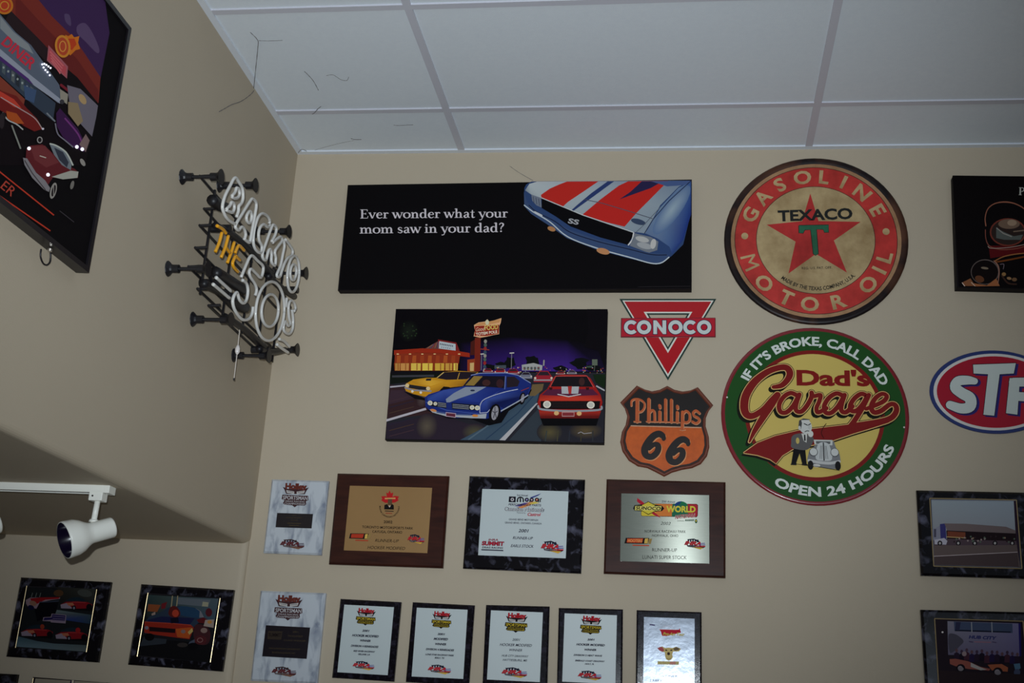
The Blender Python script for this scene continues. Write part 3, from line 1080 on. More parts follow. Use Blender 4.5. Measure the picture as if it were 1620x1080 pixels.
for ch, a in zip('MOTOROIL', (201, 223, 245, 264.6, 287.5, 316, 331.5, 344)):
    D.new('letter')
    D.arc_char(ch, a, .85, .165, CRM, 0.03 if ch != 'M' else 0.0, bottom=True, sx=1.1)
tp = [vt(*p) for p in [(525, 458), (705, 455), (703, 500), (680, 500), (672, 480), (630, 482), (638, 632), (622, 640), (610, 632), (597, 484), (560, 484), (548, 505), (525, 503)]]
D.part('green_letter')
D.stroke(tp, .014, (20, 32, 26), closed=True)
D.poly(tp, (34, 104, 76))
D.part('name')
D.text('TEXACO', vt(398, 433), vt(853, 418), -.136, (20, 24, 24), bold=0.035)
D.new('text_line')
D.text('REG. U.S. PAT. OFF.', vt(538, 727), vt(720, 722), -.028, (60, 52, 40), bold=0.01)
D.new('text_line')
D.arc_text('MADE BY THE TEXAS COMPANY, U.S.A.', 231, 314, .606, .045, (26, 24, 20), 0.02, bottom=True)
D.done()

VG = (1130, 510, 3.6)
cx, cz, r = disc_frame(VG, [(43, 528), (1107, 545), (570, 24), (585, 1047)], 0.006)
T = thing('tin_sign', 'round green and yellow garage sign with script lettering and a cartoon man', 'sign', (cx, 0, cz))
disc_body(T, 'plate', cx, cz, r, [(1.0, 0.0), (1.0, 0.003), (.993, .0055), (.975, .0065), (.955, .006), (0, 0.006)], mat('maroon_enamel', (122, 32, 42), 0.22, coat=0.6))
D = Disc(T, cx, cz, r, -0.0066, INKG)


def vg(x, y):
    return ((x - 575) / 532.0, (535.5 - y) / 511.5)


MAR = (122, 30, 30)
D.part('band')
D.ell(0, 0, .958, .958, (34, 80, 36), n=72)
D.ell(0, -.003, .742, .735, (124, 32, 30), n=72)
D.ell(0, -.003, .700, .692, (202, 186, 104), n=72)
WH = (208, 222, 222)
D.new('text_line')
D.arc_text("IF IT'S BROKE, CALL DAD", 152.5, 25, .785, .105, WH, 0.035)
D.new('text_line')
D.arc_text('OPEN 24 HOURS', 240.5, 337.5, .905, .105, WH, 0.035, bottom=True)
D.new('text_line')
D.text("Dad's", vg(478, 370), vg(893, 368), -.18, (128, 30, 28), bold=0.04)
D.part('script')
Sx = 1 / 520.0
GS = [([(345, 383), (392, 372), (428, 335), (440, 298), (420, 268), (372, 270), (305, 298), (236, 355), (188, 430), (176, 500), (190, 545), (228, 552), (285, 515), (335, 460), (368, 428)], [22, 30, 34, 38, 36, 34, 36, 42, 46, 46, 42, 36, 32, 34, 36]),
      ([(368, 428), (330, 490), (280, 565), (235, 640), (206, 702)], [36, 38, 36, 26, 10]),
      ([(476, 428), (442, 416), (402, 440), (376, 486), (384, 526), (418, 528), (456, 490), (486, 436)], 26),
      ([(492, 424), (472, 484), (474, 518), (502, 522), (534, 488), (560, 440), (562, 412)], 26),
      ([(562, 412), (574, 432), (612, 424), (604, 462), (588, 500), (596, 526), (644, 500)], 24),
      ([(734, 424), (702, 414), (660, 440), (632, 486), (638, 524), (670, 526), (708, 490), (742, 434)], 26),
      ([(748, 422), (728, 484), (730, 516), (756, 520), (790, 486)], 26),
      ([(872, 424), (842, 414), (804, 440), (778, 482), (784, 512), (814, 510), (848, 474), (874, 430)], 26),
      ([(884, 420), (850, 486), (808, 556), (772, 606)], [26, 28, 28, 30]),
      ([(866, 500), (920, 478), (968, 452), (984, 424), (958, 412), (920, 438), (896, 484), (908, 518), (948, 510), (1000, 472), (1030, 476), (1034, 510), (1004, 548), (940, 572), (800, 600)], [22, 24, 26, 24, 24, 26, 28, 28, 28, 26, 28, 30, 32, 34, 38])]
SW = [(172, 766), (250, 708), (350, 666), (480, 632), (620, 612), (770, 590), (820, 582), (960, 572), (1000, 552), (990, 575), (900, 606), (790, 642), (680, 682), (560, 712), (450, 738), (392, 775), (355, 822), (322, 798), (250, 776)]


def gstroke(dx, dy, grow, col):
    for pts, wd in GS:
        ws = wd if isinstance(wd, list) else [wd] * len(pts)
        D.stroke([vg(*p) for p in pts], [w_ * Sx for w_ in ws], col, sm=True, dx=dx * Sx, dy=-dy * Sx, grow=grow * Sx)


D.stroke([vg(x - 10, y + 12) for x, y in SW], 6 * Sx, (22, 26, 18), closed=True)
D.poly([vg(x - 10, y + 12) for x, y in SW], (22, 26, 18))
gstroke(-11, 13, 14, (22, 26, 18))
gstroke(0, 0, 17, (30, 18, 14))
D.stroke([vg(*p) for p in SW], 17 * Sx, (30, 18, 14), closed=True)
D.stroke([vg(*p) for p in SW], 9 * Sx, (214, 184, 120), closed=True)
gstroke(0, 0, 9, (214, 184, 120))
D.poly([vg(*p) for p in SW], MAR)
gstroke(0, 0, 0, MAR)
D.part('cartoon')
G = lambda pts, col, **k: D.poly([vg(*p) for p in pts], col, **k)


def gell(x, y, a, b_, col, rot=0):
    p = vg(x, y)
    D.ell(p[0], p[1], a / 532, b_ / 511, col, -rot)


G([(455, 735), (520, 735), (527, 822), (502, 822), (488, 762), (466, 822), (440, 822)], (20, 20, 22))
G([(436, 822), (470, 816), (470, 828), (438, 828)], (30, 30, 30))
G([(498, 820), (530, 820), (534, 830), (500, 828)], (30, 30, 30))
G([(446, 668), (470, 652), (515, 648), (560, 664), (566, 690), (530, 740), (448, 732), (442, 700)], (92, 94, 96), sm=True)
gell(478, 690, 10, 18, (190, 176, 104))
G([(500, 648), (532, 650), (528, 700), (512, 690)], (200, 208, 206))
G([(514, 655), (522, 655), (524, 690), (514, 690)], (40, 40, 44))
gell(523, 607, 36, 44, (196, 206, 206), -12)
G([(484, 606), (488, 575), (512, 562), (548, 566), (545, 580), (505, 585), (498, 625)], (70, 74, 76))
G([(500, 572), (545, 570), (550, 590), (505, 592)], (200, 208, 208))
D.stroke([vg(516, 592), vg(534, 600)], 5 * Sx, (30, 30, 32))
D.stroke([vg(540, 600), vg(552, 592)], 5 * Sx, (30, 30, 32))
gell(545, 612, 9, 12, (184, 194, 194))
D.stroke([vg(520, 638), vg(534, 632), vg(546, 636)], 4 * Sx, (30, 30, 32), sm=True)
gell(552, 650, 15, 18, (204, 212, 210))
gell(490, 617, 7, 12, (190, 198, 198))
# front of an old car
D.part('cartoon_car')
G([(530, 795), (540, 752), (575, 715), (595, 688), (680, 688), (690, 720), (712, 765), (716, 800), (700, 842), (660, 846), (560, 832), (536, 826)], (122, 128, 134))
G([(568, 682), (674, 682), (672, 712), (572, 708)], (196, 206, 206))
G([(580, 690), (662, 690), (660, 705), (582, 705)], (96, 100, 104))
G([(590, 712), (622, 695), (655, 712), (668, 790), (620, 800), (578, 788)], (186, 196, 200), sm=True)
D.stroke([vg(622, 700), vg(624, 796)], 7 * Sx, (60, 62, 66))
for k in (-22, -12, 12, 22):
    D.stroke([vg(622 + k * .7, 716), vg(623 + k, 788)], 3 * Sx, (110, 116, 120))
for x in (566, 684):
    gell(x, 752, 24, 24, (50, 52, 56))
    gell(x, 751, 21, 21, (196, 206, 208))
D.stroke([vg(540, 800), vg(600, 810), vg(660, 812), vg(708, 802)], 16 * Sx, (186, 194, 198), sm=True)
for x in (548, 700):
    gell(x, 826, 16, 26, (24, 24, 26))
gell(582, 828, 20, 9, (200, 206, 206))
D.stroke([vg(470, 822), vg(580, 832), vg(708, 852)], 3 * Sx, (40, 36, 24))
D.stroke([vg(625, 672), vg(612, 645), vg(622, 615), vg(640, 590)], 4 * Sx, (60, 22, 20), sm=True)
D.new('nail_hole')
gell(77, 449, 5, 5, (200, 206, 200))
D.new('nail_hole')
gell(1073, 601, 5, 5, (200, 206, 200))
D.done()

# ------------------------------------------------------------------ die-cut triangle sign
VC = (970, 460, 3.6)
c0 = hit(970 + 312 / 3.6, 460 + 200 / 3.6, 1, 0)
T = thing('tin_sign', 'red and white inverted triangle petrol sign with a lettered crossbar', 'sign', c0)


def tri(view, pts):
    return [(p[0], p[1]) for p in pts]


O0, O1, O2 = [(36, 45), (587, 45), (312, 508)], [(52, 54), (572, 54), (312, 490)], [(64, 61), (559, 61), (312, 474)]
I0, I1, I2 = [(203, 134), (422, 134), (312, 320)], [(190, 127), (436, 127), (312, 336)], [(174, 119), (451, 119), (312, 354)]
t = 0.004
b = MB()
vv = []
for tr in (O0, I0):
    for lift in (0, t):
        for x, y in tr:
            p = hit(970 + x / 3.6, 460 + y / 3.6, 1, -t)
            p.y = -lift
            vv.append(p)
ff = []
for i in range(3):
    j = (i + 1) % 3
    ff += [(i, j, 3 + j, 3 + i), (6 + j, 6 + i, 9 + i, 9 + j), (3 + i, 3 + j, 9 + j, 9 + i), (i, 6 + i, 6 + j, j)]
b.add(vv, ff).build('triangle_plate', mat('dark_green_enamel', (20, 52, 46), 0.3), T)
A = Art(T, 1, -t - 0.0001, VC, m=INKG)


def tri_ring(o, i, col):
    l = A.lift()
    V = [A.w(x, y, l) for x, y in o] + [A.w(x, y, l) for x, y in i]
    A.raw(V, [(0, 1, 4, 3), (1, 2, 5, 4), (2, 0, 3, 5)], ink_col(col))


A.part('triangle_print')
tri_ring(O1, I1, (214, 220, 214))
tri_ring(O2, I2, (172, 26, 36))
A.done()
cs = corners_on(VC, [(46, 154), (584, 152), (583, 262), (42, 263)], 1, -0.007)
v, f = chamfer(cs, -0.0015, 0.0055, 0.001)
mesh('crossbar', v, f, mat('dark_red_enamel', (112, 20, 40), 0.3), T)
A = Art(T, 1, -0.0073, VC, m=INKG)
A.part('crossbar_print')
A.poly([(51, 158), (579, 156), (578, 258), (47, 259)], (176, 26, 46))
A.part('lettering')


def conoco(dx, dy, g, col):
    for x, a0, a1 in ((103, 42, 318), (176, 0, 360), (355, 0, 360), (440, 42, 318), (518, 0, 360)):
        A.ring(x + dx, 207 + dy, 41 + g, 40 + g, 21 + 2 * g, col, a0, a1)
    A.poly([(229 - g + dx, 246 + g + dy), (229 - g + dx, 168 - g + dy), (247 + dx, 168 - g + dy), (281 - g + dx, 213 + dy), (281 - g + dx, 168 - g + dy), (302 + g + dx, 168 - g + dy), (302 + g + dx, 246 + g + dy), (284 + dx, 246 + g + dy), (250 + g + dx, 201 + dy), (250 + g + dx, 246 + g + dy)], col)


conoco(0, 0, 4, (60, 18, 60))
conoco(0, 0, 0, (196, 212, 214))
A.done()

# ------------------------------------------------------------------ die-cut shield sign
SH = [(40, 635), (135, 538), (180, 560), (222, 571), (265, 562), (308, 540), (350, 562), (395, 572), (440, 566), (482, 547), (570, 650), (545, 682), (528, 722), (527, 770), (545, 830), (548, 890), (535, 940), (500, 985), (450, 1008), (390, 1018), (335, 1034), (290, 1057), (248, 1034), (195, 1008), (140, 998), (88, 965), (52, 912), (40, 860), (50, 802), (72, 760), (80, 712), (66, 668)]
c0 = hit(970 + 305 / 3.6, 460 + 795 / 3.6, 1, 0)
T = thing('tin_sign', 'orange and black shield-shaped petrol sign with embossed number 66', 'sign', c0)


def shield(k, dy=0):
    return [(305 + (x - 305) * k, 795 + (y - 795) * k + dy) for x, y in SH]


n = len(SH)
b = MB()
vv = []
for k, h in ((1.0, 0.0), (1.0, 0.004), (.975, .008), (.945, .008), (.925, .005)):
    for x, y in shield(k):
        p = hit(970 + x / 3.6, 460 + y / 3.6, 1, -0.005)
        p.y = -h
        vv.append(p)
ff = [tuple(range(n))]
for L in range(4):
    for i in range(n):
        j = (i + 1) % n
        ff.append((L * n + i, L * n + j, L * n + n + j, L * n + n + i))
ff.append(tuple(4 * n + i for i in range(n)))
b.add(vv, ff).build('shield_plate', mat('rust_brown_enamel', (118, 62, 42), 0.35, noise=(30, 0.3, (92, 44, 30))), T)
A = Art(T, 1, -0.0052, VC, m=ink_mat('orange_enamel_ink', 0.35, 0.4, grime=0.35, scale=40))
OR = (196, 92, 26)
A.part('field')
A.poly(shield(.925), (40, 22, 14))
low = [p for p in shield(.885) if p[1] > 770]
A.poly([(503, 778)] + low + [(99, 768)], OR)
up = shield(.895)
A.poly([(102, 766)] + [p for p in up if p[1] < 768 and p[0] < 305 and p[1] > 640][::-1][:0] + [(88, 720), (72, 668), (62, 636), (136, 556), (180, 574), (222, 585), (265, 577), (308, 556), (350, 577), (395, 586), (440, 580), (478, 566), (548, 648), (522, 690), (512, 730), (508, 774)], (24, 17, 14))
A.stroke([(100, 768), (503, 778)], 6, (196, 160, 134), caps=False)
A.part('lettering')
PH = [([(103, 652), (104, 628), (122, 616), (150, 618), (174, 634), (178, 660), (164, 684), (142, 690)], 12, 1), ([(137, 622), (136, 742)], 21, 0), ([(118, 743), (155, 744)], 8, 0),
      ([(203, 618), (202, 742)], 20, 0), ([(205, 696), (220, 680), (234, 690), (236, 742)], 15, 1), ([(188, 743), (250, 745)], 7, 0),
      ([(265, 688), (265, 742)], 18, 0), ([(264, 652), (266, 664)], 17, 0), ([(298, 620), (298, 743)], 18, 0), ([(331, 622), (331, 745)], 18, 0), ([(365, 692), (364, 746)], 18, 0), ([(365, 656), (366, 668)], 17, 0), ([(252, 744), (378, 748)], 7, 0),
      ([(395, 690), (393, 786)], 19, 0), ([(380, 788), (408, 789)], 8, 0), ([(397, 700), (415, 684), (434, 700), (434, 736), (416, 750), (397, 742)], 15, 1),
      ([(491, 696), (472, 682), (455, 694), (462, 712), (484, 724), (490, 740), (472, 754), (450, 744)], 15, 1)]
for pts, wd, sm in PH:
    A.stroke(pts, wd, (206, 150, 110), sm=bool(sm), dx=2, dy=3)
for pts, wd, sm in PH:
    A.stroke(pts, wd - 2, (186, 92, 44), sm=bool(sm))
S6 = [(282, 826), (262, 815), (232, 826), (200, 862), (180, 905), (190, 938), (222, 944), (252, 916), (256, 882), (232, 876), (206, 900)]
for dx, dy in ((0, 0), (139, 31)):
    A.stroke(S6, [34, 38, 40, 42, 42, 38, 36, 36, 34, 28, 20], (216, 150, 96), sm=True, dx=dx + 4, dy=dy + 5)
    A.stroke(S6, [34, 38, 40, 42, 42, 38, 36, 36, 34, 28, 20], (26, 18, 16), sm=True, dx=dx, dy=dy)
    A.ell(288 + dx, 838 + dy, 13, 17, (26, 18, 16))
A.done()

# ------------------------------------------------------------------ oval sign
VS = (1440, 260, 2.4556)
c0 = hit(1440 + 329 / 2.4556, 260 + 883 / 2.4556, 1, 0)
T = thing('tin_sign', 'red, white and blue oval motor additive sign at the right edge', 'sign', c0)
n = 64
vv = []
for k, h in ((1.0, 0), (1.0, .003), (.99, .005)):
    for i in range(n):
        a = 2 * math.pi * i / n
        p = hit(1440 + (329 + 254 * k * math.cos(a)) / 2.4556, 260 + (883.5 - 162 * k * math.sin(a) + 6 * math.cos(a)) / 2.4556, 1, -0.005)
        p.y = -h
        vv.append(p)
ff = [tuple(range(n))] + [(L * n + i, L * n + (i + 1) % n, L * n + n + (i + 1) % n, L * n + n + i) for L in range(2) for i in range(n)] + [tuple(2 * n + i for i in range(n))]
MB().add(vv, ff).build('oval_plate', mat('blue_enamel', (38, 54, 112), 0.3), T)
A = Art(T, 1, -0.0052, VS, m=INKG)
A.part('oval_print')
A.ell(329, 884, 239, 149, (204, 208, 208), 1.5, n=64)
A.ell(329, 884, 226, 139, (160, 32, 52), 1.5, n=64)
A.part('lettering')


def stp(dx, dy, col, g):
    A.stroke([(250, 842), (222, 838), (186, 842), (174, 866), (200, 888), (232, 908), (232, 940), (198, 948), (154, 934)], [26, 34, 38, 40, 42, 44, 42, 38, 32], col, sm=True, dx=dx, dy=dy, grow=g)
    h = g / 2
    A.poly([(244 - h + dx, 778 - h + dy), (410 + h + dx, 772 - h + dy), (402 + h + dx, 812 + h + dy), (347 + h + dx, 815 + h + dy), (326 + h + dx, 976 + h + dy), (284 - h + dx, 972 + h + dy), (302 - h + dx, 815 + h + dy), (246 - h + dx, 812 + h + dy)], col)
    A.poly([(386 - h + dx, 830 - h + dy), (426 + h + dx, 830 - h + dy), (416 + h + dx, 972 + h + dy), (372 - h + dx, 966 + h + dy)], col)
    A.stroke([(400, 846), (480, 848), (510, 874), (480, 902), (405, 900)], [34, 36, 42, 36, 34], col, sm=True, dx=dx, dy=dy, grow=g)


stp(9, 5, (44, 40, 112), 5)
stp(0, 0, (34, 22, 44), 5)
stp(0, 0, (192, 208, 208), 0)
A.done()

# ------------------------------------------------------------------ canvas at the right edge
VR3 = (1500, 270, 5.4)
T, cs = slab('canvas_print', 'dark canvas print of copper-rimmed headlamps at the upper right corner', 'canvas print', VR3,
             [(32, 38), (1950, 62), (1890, 1040), (86, 995)], 0.038, 0.002, CANVAS_EDGE, 'stretched_canvas')
A = Art(T, 1, -0.0382, VR3, m=INK)
A.part('picture')
A.poly([(36, 42), (1945, 66), (1886, 1034), (90, 991)], (13, 10, 12))
COP = (142, 92, 74)
A.poly([(345, 640), (648, 640), (648, 700), (360, 748)], (84, 18, 22))
A.stroke([(322, 470), (316, 400), (340, 325), (400, 280), (490, 267), (580, 285), (660, 335), (720, 420)], [10, 8, 8, 9, 12, 10, 9, 8], COP, sm=True)
A.stroke([(318, 505), (322, 580), (350, 640), (420, 668), (520, 672), (640, 650), (720, 590)], [8, 7, 9, 11, 9, 8, 7], (120, 70, 60), sm=True)
A.stroke([(340, 645), (370, 662), (520, 655), (650, 630)], 5, (160, 150, 140), sm=True)
A.ell(510, 525, 155, 120, (112, 54, 44))
A.ell(510, 525, 142, 108, (46, 36, 34))
A.ell(520, 455, 92, 42, (112, 94, 80))
A.ell(545, 445, 40, 26, (150, 132, 112))
A.poly([(410, 490), (470, 520), (560, 560), (640, 545), (620, 590), (480, 590), (410, 575)], (84, 92, 90))
A.stroke([(415, 490), (470, 535), (540, 562)], 9, (140, 140, 136))
A.stroke([(560, 520), (645, 510)], 10, (120, 104, 90))
A.stroke([(400, 770), (470, 735), (560, 715), (650, 705)], 9, (150, 100, 60), sm=True)
A.stroke([(410, 780), (500, 765), (650, 735)], 14, (110, 60, 28), sm=True)
A.ell(315, 865, 122, 108, (96, 88, 86))
A.ell(313, 866, 114, 101, (18, 13, 14))
A.ell(312, 832, 32, 10, (122, 112, 96), 8)
A.ell(268, 925, 40, 28, (96, 60, 40), 20)
A.poly([(120, 955), (135, 985), (232, 985), (190, 920)], (128, 84, 56))
A.poly([(205, 960), (330, 980), (410, 920), (440, 985), (230, 988)], (150, 96, 62))
A.stroke([(120, 958), (140, 985)], 7, (204, 190, 176))
A.stroke([(198, 955), (228, 985)], 6, (190, 176, 160))
A.stroke([(390, 770), (425, 810), (435, 870), (425, 960)], [6, 9, 8, 6], (150, 110, 96), sm=True)
A.stroke([(445, 800), (475, 800), (470, 840)], 6, (110, 100, 110), sm=True)
A.ell(475, 885, 18, 16, (140, 110, 70))
A.ell(520, 920, 20, 12, (146, 116, 84), 10)
A.ell(565, 930, 22, 16, (110, 84, 60))
A.stroke([(460, 900), (510, 960), (580, 970)], 14, (58, 40, 34), sm=True)
A.part('lettering')
A.serif('P', (598, 209), (655, 211), 66, (176, 184, 178))
A.done()

# ------------------------------------------------------------------ award plaques


def lg(A, view, o, u, v, fn, **k):
    A.frame(o, u, v)
    fn(A, **k)
    A.frame()


def holley_logo(A, a=(176, 30, 44), b_=(200, 180, 50), c=(30, 28, 26), blk=(24, 22, 26)):
    """1 unit wide, y down, centre top"""
    A.poly([(-.42, .26), (-.5, .12), (-.3, .2), (.3, .2), (.5, .12), (.42, .26), (.36, .4), (-.36, .4)], blk)
    A.text('Holley', (-.41, .22), (.43, .23), .26, blk, bold=0.07)
    A.text('Holley', (-.40, .21), (.42, .22), .25, a, bold=0.04)
    for sx in (-1, 1):
        A.poly([(sx * .05, .30), (sx * .36, .25), (sx * .33, .36), (sx * .05, .40)], (186, 190, 192))
        A.stroke([(sx * .08, .33), (sx * .32, .30)], .022, (90, 90, 94), caps=False)
    A.poly([(-.5, .44), (.5, .46), (.52, .64), (.42, .68), (.44, .80), (.38, .86), (.1, .86), (0, .94), (-.1, .86), (-.4, .84), (-.46, .78), (-.4, .67), (-.52, .62)], blk)
    A.text('SPORTSMAN', (-.47, .63), (.48, .64), .15, b_, bold=0.012)
    A.text('DRAG RACING', (-.36, .73), (.37, .74), .06, b_, bold=0.0)
    A.text('CHAMPIONSHIP', (-.40, .83), (.40, .84), .07, b_, bold=0.0)


def ihra_logo(A, a=(190, 40, 50), blk=(30, 30, 50), bl=(90, 90, 160), ye=(208, 170, 70)):
    for k in range(5):
        x = -.32 + k * .105
        A.poly([(x, -.20 - .02 * math.sin(k)), (x + .075, -.22), (x + .06, -.05), (x - .005, -.03)], blk if k % 2 == 0 else (60, 62, 84))
    A.poly([(-.36, -.2), (-.05, -.26), (.18, -.16), (.24, -.06), (.14, -.05), (-.04, -.2), (-.3, -.14)], blk)
    A.poly([(-.36, .15), (.1, .13), (.5, .22), (.4, .3), (.22, .36), (-.05, .28), (-.32, .24)], blk)
    A.poly([(-.1, .26), (.42, .26), (.28, .38)], ye)
    A.text('IHRA', (-.48, .14), (.30, .16), .24, blk, bold=0.07, shear=0.35)
    A.text('IHRA', (-.47, .13), (.29, .15), .23, a, bold=0.045, shear=0.35)
    A.stroke([(.26, .03), (.48, .0)], .045, bl, caps=False)
    A.stroke([(.2, .12), (.5, .10)], .05, bl, caps=False)
    A.stroke([(.05, .2), (.5, .18)], .06, a, caps=False)
    A.text('DRAG RACING', (-.3, .22), (.22, .23), .05, (190, 190, 190))


def race_logo(A, a=(176, 60, 40), b_=(206, 120, 60), nm='HOOTERS'):
    A.poly([(-.46, -.14), (.4, -.16), (.34, .12), (-.5, .12)], (28, 24, 26))
    A.poly([(-.40, -.11), (.18, -.13), (.14, .08), (-.42, .08)], a)
    if nm:
        A.text(nm, (-.38, .06), (.15, .05), .14, b_, bold=0.03)
    A.poly([(.24, -.12), (.36, -.14), (.34, .1), (.22, .1)], (206, 176, 90))
    A.poly([(.38, -.1), (.5, -.14), (.46, .12), (.36, .12)], (150, 130, 80))
    A.stroke([(-.2, .2), (.4, .2)], .05, a, caps=False)


def board(name, label, cat, view, quad, t, bev, m, part='board', base=0.0, group=None):
    return slab(name, label, cat, view, quad, t, bev, m, part, base=base, group=group)


def plate(T, view, quad, y, m, th=0.0012, name='plate', bev=0.0004):
    cs = corners_on(view, quad, 1, y - th)
    v, f = chamfer(cs, y, th, bev)
    o = mesh(name, v, f, m, T)
    uv = o.data.uv_layers.new(name='brush')
    for lp in o.data.loops:
        c = o.data.vertices[lp.vertex_index].co
        uv.data[lp.index].uv = (c.z, -c.x)
    return o


BT = 0.018
# 15 x 12 in walnut plaque with brass plate
V1 = (510, 740, 6.3545)
T, _ = board('award_plaque', 'walnut plaque with plain brass plate and red maple leaf emblem', 'plaque', V1, [(142, 52), (1268, 77), (1212, 1005), (67, 965)], BT, 0.006, WALNUT)
plate(T, V1, [(272, 178), (1102, 198), (1057, 857), (218, 827)], -BT, mat('satin_brass', (168, 138, 94), 0.3, metal=0.4, noise=(4, 0.1, (160, 130, 86))))
A = Art(T, 1, -BT - 0.0014, V1, m=INK)
A.part('emblem')
LF = [(675, 225), (690, 255), (712, 245), (706, 290), (728, 280), (770, 285), (758, 312), (768, 325), (728, 348), (690, 350), (680, 358), (668, 350), (630, 350), (590, 325), (602, 312), (592, 285), (630, 282), (648, 290), (642, 245), (662, 255)]
A.poly(LF, (180, 36, 40))
A.poly([(628, 300), (735, 298), (735, 312), (628, 314)], (200, 160, 100))
A.poly([(660, 312), (700, 312), (702, 372), (656, 372)], (96, 74, 56))
A.poly([(624, 372), (650, 362), (672, 395), (700, 362), (718, 374), (718, 418), (622, 416)], (24, 22, 22))
A.poly([(664, 380), (688, 380), (676, 398)], (200, 196, 190))
A.stroke([(628, 432), (716, 436)], 9, (64, 46, 36), caps=False)
A.stroke([(636, 454), (702, 457)], 8, (150, 70, 50), caps=False)
A.each('text_line')
BLKT = (34, 26, 22)


def arc_on(A, s, c, rx, ry, a0, a1, h, col, bold=.02):
    v, f, wd = text_mesh(s, bold)
    l = A.lift()
    out = []
    for x, y in v:
        a = math.radians(a0 + (a1 - a0) * x / wd)
        k = 1 - y * h / rx
        out.append(A.w(c[0] + rx * k * math.cos(a), c[1] - ry * k * math.sin(a), l))
    A.raw(out, f, ink_col(col))


arc_on(A, 'MOPAR CANADIAN NATIONALS', (674, 395), 102, 104, 172, 366, 15, BLKT)
A.ctext('2002', (660, 556), 88, 27, BLKT, bold=.02)
A.ctext('TORONTO MOTORSPORTS PARK', (656, 612), 514, 25, BLKT, bold=.015)
A.ctext('CAYUGA, ONTARIO', (652, 655), 300, 25, BLKT, bold=.015)
A.ctext('RUNNER-UP', (646, 746), 232, 30, BLKT, shear=.25)
A.ctext('HOOKER MODIFIED', (640, 818), 376, 30, BLKT, shear=.25)
A.part('sponsor_mark')
lg(A, V1, (378, 688), (215, 7), (-14, 200), race_logo, nm=None)
A.new('sponsor_mark')
lg(A, V1, (940, 706), (175, 6), (-10, 150), ihra_logo)
A.done()

# 15 x 12 in black marbled plaque with white plate
V2 = (720, 740, 6.0)
T, _ = board('award_plaque', 'black marbled plaque with pale plate, middle one of the three wide plaques', 'plaque', V2, [(132, 73), (1230, 108), (1197, 1000), (73, 952)], BT, 0.006, BMARBLE)
PAPER = mat('pale_award_plate', (182, 200, 206), 0.4)
plate(T, V2, [(257, 198), (1077, 222), (1050, 857), (218, 828)], -BT, PAPER)
A = Art(T, 1, -BT - 0.0014, V2, m=INK)
NAVY = (34, 34, 58)
A.part('logo')
A.poly([(705, 282), (760, 262), (818, 240), (790, 262), (740, 284)], (50, 62, 140))
A.poly([(512, 270), (577, 272), (574, 326), (508, 324)], (24, 22, 36))
A.ell(543, 299, 16, 16, (200, 206, 212))
A.poly([(543 + (14 if k % 2 == 0 else 5.5) * math.sin(k * math.pi / 5), 299 - (14 if k % 2 == 0 else 5.5) * math.cos(k * math.pi / 5)) for k in range(10)], (30, 28, 50))
A.ring(620, 300, 33, 28, 12, (24, 22, 30), -15, 195)
A.stroke([(592, 300), (591, 324)], 13, (24, 22, 30), caps=False)
A.stroke([(620, 285), (619, 324)], 13, (24, 22, 30), caps=False)
A.stroke([(648, 300), (647, 325)], 13, (24, 22, 30), caps=False)
for x, c in ((681, (110, 110, 170)), (727, (150, 130, 150)), (776, (190, 100, 70))):
    A.ell(x, 302, 20, 20, (24, 22, 30))
    A.ell(x, 302, 10, 10, c)
    A.ell(x, 302, 4, 4, (214, 214, 216))
A.stroke([(711, 302), (709, 342)], 10, (24, 22, 30), caps=False)
A.stroke([(794, 290), (793, 326)], 9, (24, 22, 30), caps=False)
A.stroke([(808, 324), (808, 296), (822, 288)], 10, (24, 22, 30), caps=False)
A.poly([(590, 378), (660, 330), (760, 318), (800, 335), (740, 342), (690, 362), (640, 382)], (206, 140, 90))
A.poly([(700, 340), (760, 320), (800, 332), (740, 345)], (206, 196, 90))
A.poly([(560, 362), (660, 330), (700, 332), (620, 366)], (90, 80, 150))
A.ctext('2nd Annual', (638, 268), 104, 17, (40, 40, 56), bold=.02)
A.ctext('PERFORMANCE PARTS', (660, 361), 308, 20, NAVY, bold=.02, shear=.25)
A.ctext('Canadian Nationals', (655, 412), 374, 40, (44, 54, 76), bold=.07, shear=.15)
A.ctext('Canadian Nationals', (655, 409), 362, 36, (206, 216, 222), bold=.01, shear=.15)
A.ctext('Powered by', (628, 432), 82, 14, (50, 50, 66))
A.ctext('Castrol', (745, 456), 122, 30, (176, 36, 60), bold=.03, shear=.25)
A.each('text_line')
A.ctext('GRAND BEND MOTORPLEX', (650, 500), 280, 17, NAVY, bold=.012)
A.ctext('GRAND BEND, ONTARIO, CANADA', (647, 532), 350, 17, NAVY, bold=.012)
A.ctext('2001', (645, 611), 90, 30, NAVY, bold=.02, shear=.3)
A.ctext('RUNNER-UP', (640, 678), 186, 26, NAVY, bold=.012, shear=.3)
A.ctext('EARLS STOCK', (635, 754), 214, 26, NAVY, bold=.012, shear=.3)
A.part('sponsor_mark')
A.ctext('IHRA', (362, 692), 92, 20, (130, 34, 60), bold=.03, shear=.3)
A.ctext('SUMMIT', (357, 738), 210, 42, (26, 24, 46), bold=.06, shear=.1)
A.ctext('SUMMIT', (357, 736), 206, 38, (176, 36, 60), bold=.02, shear=.1)
A.ctext('DRAG RACING', (354, 765), 196, 17, (30, 30, 50), bold=.03, shear=.2)
A.stroke([(250, 776), (458, 784)], 10, (40, 40, 60), caps=False)
A.new('sponsor_mark')
lg(A, V2, (920, 740), (222, 7), (-8, 185), ihra_logo)
A.done()

